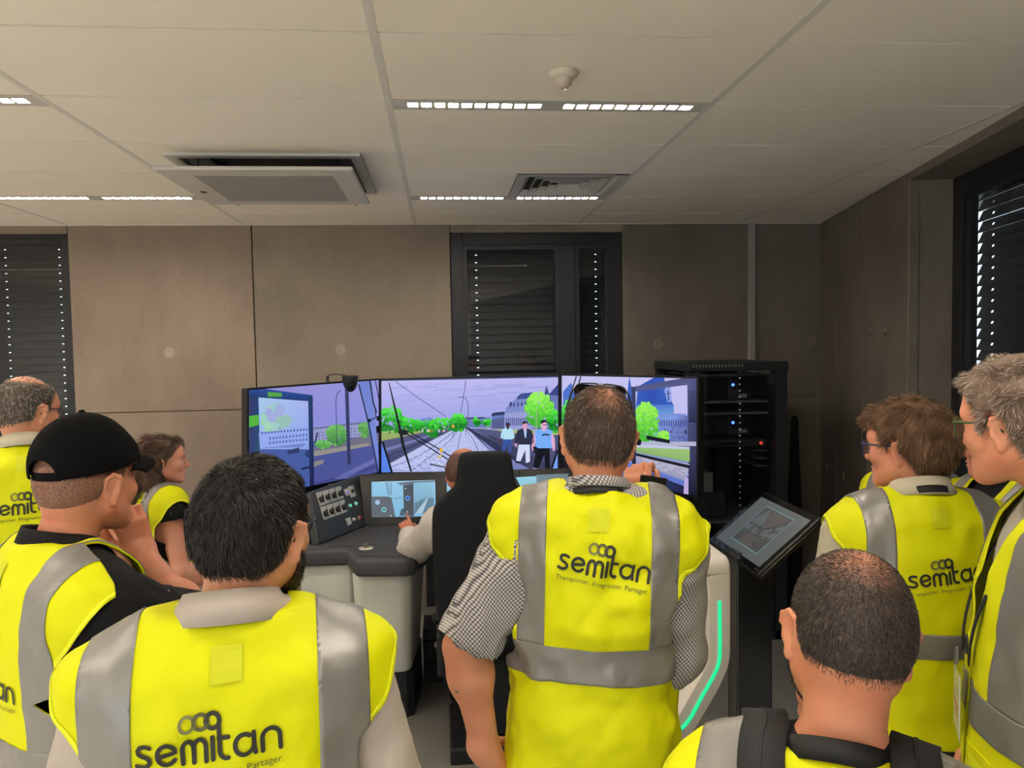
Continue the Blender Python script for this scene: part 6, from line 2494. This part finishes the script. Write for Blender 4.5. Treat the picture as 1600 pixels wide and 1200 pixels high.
# ---- 3: man in the black cap
def man_cap():
    f = Figure('man in black cap and black patterned shirt resting chin on hand', (133, 645), 1.76, body=68, head=44, pitch=-1, off=(.01, .045), hair=.030, skin=(196, 132, 104), build=1.06, seed=14)
    elb = f.loc(atY(305, 975, 1.80))
    wri = f.loc(atY(222, 868, 1.93))
    f.arm('R', elb, wri)
    f.hand('R', f.loc(atY(188, 768, 1.90)) - wri, f.loc(atY(150, 800, 2.15)) - f.loc(atY(200, 810, 1.90)), (.45, .95, 1.05, 1.15), .35, 1)
    f.relaxed('L')
    f.body().eyes()
    f.pants()
    f.shirt(M_blk, {'R': ('U', .93), 'L': ('U', .9)}, amp=.006, loose=.010)
    f.collar(M_blk, zb=1.535, r0=.085, r1=.068, drop=.03)
    f.vest(hem=.80, wid=1.06, strips=(.138, .034), band=(1.09, .033), logo=dict(z=1.235, w=.19, x=-.0), amp=.009, armcut={'R': -.05})
    f.hair((58, 48, 40), thick=.003, n=3500, length=.006, lift=.4, wid=.0005, thin_base=.25)
    # the cap: crown, brim, rear opening with strap
    pr = [HEAD[0], HEAD[3], ell((0, -.012, .05), (.078, .101, .090), .02)]
    G = grid((-.13, -.15, -.05), (.13, .16, .17), .004)
    V, F = nets(sdf(pr, G, .011), G)
    tilt = lambda v: v[:, 2] - (.022 + (v[:, 1] + .1) * .09)
    hole = lambda v: np.where(v[:, 1] < -.06, np.hypot(v[:, 0] / .034, (v[:, 2] - .030) / .032) - 1, 1.0)
    Vc, Fc = clip(V, F, tilt, hole)
    M_cap = mat('cap_black', (12, 12, 13), .9, spec=.08, bump=.2, bscale=600)
    c = mk('cap', f.hl(Vc), Fc, M_cap, f.root, smooth=True, local=True)
    solid(c, .003)
    st_ = [(.074 * math.cos(a) * 1.12, -.012 + .105 * math.sin(a), .026) for a in np.radians(np.linspace(215, 325, 14))]
    v, ff = ribbon(st_, [(math.cos(a), math.sin(a), 0) for a in np.radians(np.linspace(215, 325, 14))], .017)
    solid(mk('strap', f.hl(v), ff, M_cap, c, smooth=True, local=True), .003, 0)
    mk('buckle', f.hl(tube([(.038, -.102, .036), (.046, -.098, .038), (.046, -.098, .016), (.038, -.102, .014)], .0016, 6, closed=True)[0]), tube([(.038, -.102, .036), (.046, -.098, .038), (.046, -.098, .016), (.038, -.102, .014)], .0016, 6, closed=True)[1], mat('buckle_brass', (170, 164, 150), .3, metal=.9), c, smooth=True, local=True)
    n, m = 24, 8
    V, F = [], []
    for i in range(n + 1):
        a = math.radians(-62 + 124 * i / n)
        bx, by = .087 * math.sin(a), -.012 + .107 * math.cos(a)
        ext = .078 * math.cos(a * 1.15) ** .5
        for j in range(m + 1):
            t = j / m
            V.append((bx * (1 + .06 * t), by + ext * t, .042 - .02 * t * t - .030 * (abs(math.sin(a)) ** 2) * 1.0 + .01 * t))
    for i in range(n):
        for j in range(m):
            F.append((i * (m + 1) + j, i * (m + 1) + j + 1, (i + 1) * (m + 1) + j + 1, (i + 1) * (m + 1) + j))
    b = mk('brim', f.hl(np.array(V)), F, M_cap, c, smooth=True, local=True)
    solid(b, .004, 0)
    mk('button', f.hl(lathe([(0, .007), (.006, .005), (.008, 0)], 12, None, (0, -.012, .150))[0]), lathe([(0, .007), (.006, .005), (.008, 0)], 12)[1], M_cap, c, smooth=True, local=True)
    return f


man_cap()


# ---- 4: balding man at the far left
def man_left():
    f = Figure('balding man with thin glasses and pale collar at the left edge', (40, 586), 2.95, body=2, head=46, pitch=-5, off=(.01, .03), hair=.003, skin=(204, 142, 112), build=1.05, seed=21)
    f.relaxed('L'), f.relaxed('R')
    f.body().eyes()
    f.pants()
    f.shirt(M_cream, None)
    f.collar(M_cream, zb=1.55, r0=.092, r1=.066, drop=.04)
    f.vest(strips=(.140, .034), logo=dict(z=1.375, w=.215, x=.0, rot=0), amp=.008)
    f.lanyard(z=1.518, r=.082, w=.018)
    f.hair((84, 74, 64), thick=.004, n=6000, length=.012, lift=.5, crown=(0, .005, .118), crown_r=.075, crown_soft=.03, grey=(190, 184, 176), greyness=.45, wid=.0009)
    f.glasses((20, 20, 28), 'rect', .026, .017)
    return f


man_left()


# ---- 5: the woman by the wall
def woman():
    f = Figure('woman with long wavy brown hair in profile by the concrete wall', (252, 681), 3.70, body=62, head=84, pitch=2, off=(0, .035), hair=.012, skin=(212, 152, 128), build=.88, seed=33)
    f.arm('R', f.loc(atY(282, 893, 3.56)), f.loc(atY(345, 915, 3.72)))
    f.hand('R', (-.1, 1, -.05), (-1, 0, 0), (.6, .6, .6, .6), .3)
    f.relaxed('L')
    f.body().eyes((70, 50, 36))
    f.pants()
    f.shirt(M_dots, {'R': ('U', .12), 'L': ('U', .12)}, amp=.004)
    f.vest(hem=.86, strips=(.128, .030), band=(1.12, .034), logo=dict(z=1.27, w=.18), amp=.009, front_open=.015)
    f.lanyard(z=1.515, r=.078, w=.012)
    # hair: smooth over the skull, long waves down the back
    pr = [HEAD[0], HEAD[1], HEAD[3]]
    bk = [cap((0, -.085, .03), (.012, -.115, -.06), .055, .062, .05), cap((.012, -.115, -.06), (.035, -.115, -.16), .060, .056, .05), cap((.035, -.115, -.16), (.06, -.09, -.25), .052, .030, .04),
          cap((.06, -.05, -.03), (.075, -.06, -.12), .026, .030, .03), cap((.075, -.06, -.12), (.09, -.045, -.20), .028, .014, .03), cap((-.06, -.05, -.03), (-.07, -.07, -.16), .026, .02, .03)]
    G = grid((-.15, -.21, -.30), (.15, .13, .16), .0055)
    V, F = nets(sdf(pr + bk, G, .011), G)
    V = folds(V, F, .012, 34, 3, (1, 1, .35), False)
    ys = [-.3, -.03, .0, .012, .03, .05, .065, .09]
    zs = [-.4, -.4, -.02, .012, .02, .045, .062, .075]
    V, F = clip(V, F, lambda v: v[:, 2] - np.interp(v[:, 1], ys, zs))
    rgb = (82, 60, 46)
    o = mk('hair', f.hl(V), F, scalp_mat('hair_base', rgb, rgb), f.root, smooth=True, local=True)
    set_thin(o, np.zeros(len(V)))
    fl = lambda p: np.where((p[:, 2] > -.0)[:, None], (np.array([0, -.11, -.01]) - p) * [1, 1, .7], np.array([[.12, .05, -1.0]]))
    f.strands(o, V, tris(F), rgb, 9000, .05, .12, None, 0, .0011, None, .5, np.zeros(len(V)), fl)
    return f


WM = woman()
# small device clipped on her lanyard
p = atY(291, 806, 3.56)
cl = thing('clip_device', 'small dark clip-on device hanging on the woman\'s vest', 'device', tuple(p - np.array([0, 0, .03])))
mk('case', *xf(box(-.014, .014, -.008, .008, -.03, .03), rz(.6), p), M_bezel, cl, bevel=.003)
mk('light', *xf(box(-.008, .008, -.0095, -.008, .0, .016), rz(.6), p), mat('device_blue', (60, 90, 150), .3), cl)


# ---- 6: the driver in the seat
def driver():
    f = Figure('driver with bald head and white shirt seated behind the tall seat', (724, 701), 3.72, body=0, head=18, pitch=-8, roll=4, off=(-.04, .05), hair=.0, skin=(176, 112, 84), build=1.02, seed=41, z0=-.305)
    f.sit = True
    f.arm('L', f.loc(atY(640, 868, 4.02)), f.loc(atY(640, 834, 4.30)))
    f.hand('L', f.loc(atY(628, 808, 4.42)) - f.loc(atY(640, 834, 4.30)), (.3, .3, -1), (.1, .75, .9, 1.0), .5, -1)
    f.arm('R', np.array([.29, .22, 1.16]), np.array([.24, .46, 1.18]))
    f.hand('R', (0, 1, -.1), (0, -.1, -1), (.5, .6, .7, .7), .4, -1)
    f.body().eyes((30, 24, 22))
    f.pants()
    f.shirt(M_shirtw, {'L': ('F', .88), 'R': ('F', .88)}, amp=.008, loose=.012)
    f.collar(M_shirtw)
    f.hair((48, 38, 32), thick=.003, n=3500, length=.006, lift=.4, crown=(0, .01, .115), crown_r=.092, crown_soft=.04, wid=.0009, thin_base=.15)
    return f


DR = driver()


# ---- 7: cropped head in front at the right
def man_fr():
    f = Figure('man with shaved-short hair and black backpack straps, in front at the lower right', (1325, 880), 1.05, body=0, head=-14, pitch=-13, roll=8, off=(.015, .045), zh=1.655, hair=-.004, skin=(196, 132, 100), build=1.06, seed=52, hs=1.0)
    f.relaxed('L'), f.relaxed('R')
    f.body().eyes()
    f.pants()
    f.shirt(M_darkpolo, None)
    f.vest(hem=.80, wid=1.06, strips=(.150, .033), logo=None, amp=.009)
    f.lanyard(z=1.528, r=.080, w=.034)
    f.hair((50, 42, 36), thick=.003, n=20000, length=.0075, lift=.75, crown=(.004, -.03, .118), crown_r=.088, crown_soft=.085, crown_max=.6, wid=.00045, curl=.1, grey=(120, 110, 100), greyness=.08, thin_base=.05)
    f.beard((44, 36, 30), 1800, .007, .0025)
    f.glasses((150, 130, 60), 'rect', .026, .018, r=.0011)
    # backpack straps over the shoulders, and the pack below
    bp = thing('backpack', 'black backpack with padded straps on the man at the lower right', 'backpack', (0, 0, 0))
    bp.matrix_world = f.root.matrix_world.copy()
    k = f.s
    for sg in (-1, 1):
        P = [(sg * .085, -.215, 1.20), (sg * .095, -.185, 1.36), (sg * .100, -.13, 1.452), (sg * .105, -.05, 1.497), (sg * .108, .03, 1.482), (sg * .118, .115, 1.40), (sg * .125, .158, 1.28), (sg * .135, .165, 1.12)]
        Nn = [(0, -1, .2), (0, -1, .5), (0, -.7, .8), (sg * .3, 0, 1), (sg * .3, .4, 1), (0, 1, .6), (0, 1, .2), (0, 1, 0)]
        P, Nn = f.hug(spline(np.array(P) * k, 6), .009)
        Nn = np.array([Nn[max(0, i - 3):i + 4].mean(0) for i in range(len(Nn))])
        P = np.array([P[max(0, i - 2):i + 3].mean(0) for i in range(len(P))])
        v, ff = ribbon(P, Nn, .062)
        o = mk('shoulder_strap', v, ff, mat('strap_black', (30, 30, 32), .75, bump=.3, bscale=900), bp, smooth=True, local=True)
        solid(o, .010, 0)
        P2 = np.array(P) + np.array(Nn) * .0065
        v, ff = ribbon(P2, Nn, .004)
        solid(mk('stitch_line', v, ff, M_lany, o, smooth=True, local=True), .001, 0)
    mk('pack', *xf(box(-.14, .14, -.34, -.185, .92, 1.30), None, (0, 0, 0)), mat('pack_black', (28, 28, 30), .75), bp, bevel=.04, local=True, seg=4, autosm=.8)
    return f


man_fr()


# ---- 8: brown-haired man with blue glasses
def man_right():
    f = Figure('man with brown tousled hair, dark blue glasses and cream collar', (1420, 614), 2.0, body=-24, head=-62, pitch=-2, off=(-.01, .03), hair=.026, skin=(206, 142, 114), build=1.04, seed=61)
    f.relaxed('L'), f.relaxed('R')
    f.body().eyes((92, 66, 46))
    f.pants()
    f.shirt(M_cream, None)
    f.collar(M_cream, zb=1.55, r0=.094, r1=.066, drop=.042)
    f.vest(hem=.86, strips=(.138, .034), band=(1.125, .033), logo=dict(z=1.30, w=.19, x=.01, rot=math.radians(8)), amp=.010)
    f.lanyard(z=1.522, r=.083, w=.019)
    zs = [-.085, -.085, -.080, -.060, -.020, .026, .030, .006, -.008, .016, .042, .052, .056, .056]
    f.hair((108, 80, 56), thick=.015, n=12000, length=.028, lift=.22, wid=.0009, curl=.55, lump=.008, zb=zs, whorl=(.0, -.05, .13))
    f.glasses((34, 44, 84), 'rect', .027, .019, r=.0022)
    return f


man_right()


# ---- 9: tall grey-haired man at the right edge
def man_edge():
    f = Figure('tall man with curly grey hair and green-tinted glasses at the right edge', (1599, 541), 1.42, body=-100, head=-54, pitch=-5, off=(0, .08), hair=.024, skin=(214, 146, 114), build=1.08, seed=72)
    f.relaxed('L'), f.relaxed('R')
    f.body().eyes((110, 92, 76))
    f.pants()
    M_cord = mat('shirt_corduroy', (172, 166, 152), .85, bump=.4, bscale=300)
    f.shirt(M_cord, {'L': ('F', .9), 'R': ('F', .9)})
    f.collar(M_cord, zb=1.55, r0=.094, r1=.068, drop=.045, gap=25)
    f.vest(hem=.74, wid=1.04, strips=(.138, .034), band=(1.10, .035), logo=dict(z=1.30, w=.19), amp=.009, front_open=.012)
    ln = f.lanyard(z=1.535, r=.086, w=.020, low=1.17, chest=.166)
    zs = [-.070, -.068, -.060, -.040, -.008, .018, .022, -.006, -.018, .018, .046, .058, .066, .068]
    f.hair((120, 98, 82), thick=.016, n=18000, length=.019, lift=.35, wid=.0006, curl=1.3, lump=.013, zb=zs, grey=(206, 198, 188), greyness=.4)
    f.glasses((60, 84, 40), 'rect', .027, .019, r=.0020)
    # chest pocket flap and lower pocket on the front
    k = f.s
    for sg in (-1, 1):
        pk = f.patch(sg * .110 * k, .93 * k, .070 * k, .085 * k, M_vest_b, 'lower_pocket', True)
        solid(pk, .004, 1)
        fp = f.patch(sg * .110 * k, 1.01 * k, .073 * k, .022 * k, M_vest, 'pocket_flap', True)
        solid(fp, .008, 1)
    mk('ring', tube([(-.06 * k + .014 * math.cos(a), .172 * k, 1.215 * k + .018 * math.sin(a)) for a in np.linspace(0, 2 * PI, 17)[:-1]], .0022, 6, closed=True)[0], tube([(math.cos(a), 0, math.sin(a)) for a in np.linspace(0, 2 * PI, 17)[:-1]], .0022, 6, closed=True)[1], M_gl, f.vesto, smooth=True, local=True)
    # the badge hanging on the lanyard is a thing of its own
    bd = thing('badge', 'clear badge holder with white card hanging on the man at the right edge', 'badge', (0, 0, 0))
    bd.matrix_world = f.root.matrix_world.copy()
    y = .178 * k
    v, ff = box(-.045 * k, .045 * k, y, y + .003, 1.02 * k, 1.155 * k)
    hold = mk('holder', v, ff, glass_pane('badge_plastic', (.9, .92, .9), .05), bd, local=True)
    v, ff = box(-.040 * k, .040 * k, y + .0008, y + .0022, 1.025 * k, 1.14 * k)
    mk('card', v, ff, mat('card_white', (206, 204, 204), .5), bd, local=True)
    v, ff = join(box(-.03 * k, .03 * k, y + .0032, y + .0036, 1.075 * k, 1.080 * k), box(-.03 * k, .02 * k, y + .0032, y + .0036, 1.06 * k, 1.063 * k))
    mk('card_line', v, ff, mat('card_red', (190, 90, 90), .5), bd, local=True)
    v, ff = join(box(-.007 * k, .007 * k, y, y + .004, 1.155 * k, 1.185 * k))
    mk('clip', v, ff, M_shelf, bd, local=True)
    return f


man_edge()


# ---- 10: man behind him in a dark polo, face to the screens
def man_behind():
    f = Figure('man in dark polo with glasses, half hidden behind the tall grey-haired man', (1562, 627), 2.32, body=-122, head=-76, pitch=-6, off=(0, .04), hair=.012, skin=(200, 132, 110), build=1.06, seed=83)
    f.relaxed('L'), f.relaxed('R')
    f.body().eyes((60, 50, 44))
    f.pants()
    f.shirt(M_darkpolo, None)
    f.collar(M_darkpolo, zb=1.545, r0=.09, r1=.068, drop=.04, gap=20)
    f.vest(strips=(.138, .034), band=(1.13, .033), logo=None, amp=.009, front_open=.05)
    f.print_logo(z=1.355 * f.s, w=.075, x=-.115 * f.s, front=True)
    f.hair((96, 84, 74), thick=.012, n=5000, length=.02, lift=.4, wid=.001, curl=.6, grey=(180, 172, 164), greyness=.3)
    f.glasses((24, 24, 26), 'rect', .026, .018)
    return f


man_behind()


# ---- 11: person hidden behind the brown-haired man
def man_hidden():
    f = Figure('person in grey shirt and open vest mostly hidden behind the brown-haired man', (1425, 650), 2.95, body=-150, head=-90, off=(0, .03), hair=.006, skin=(196, 140, 114), build=1.0, seed=95)
    f.relaxed('L'), f.relaxed('R')
    f.body().eyes()
    f.pants()
    f.shirt(M_greysh, None)
    f.collar(M_greysh)
    f.vest(strips=(.138, .034), band=(1.08, .033), logo=None, amp=.008, front_open=.06)
    f.lanyard(z=1.52, r=.08, w=.018)
    f.hair((70, 58, 50), thick=.006, n=3000, length=.012, lift=.5, wid=.001)
    return f


man_hidden()
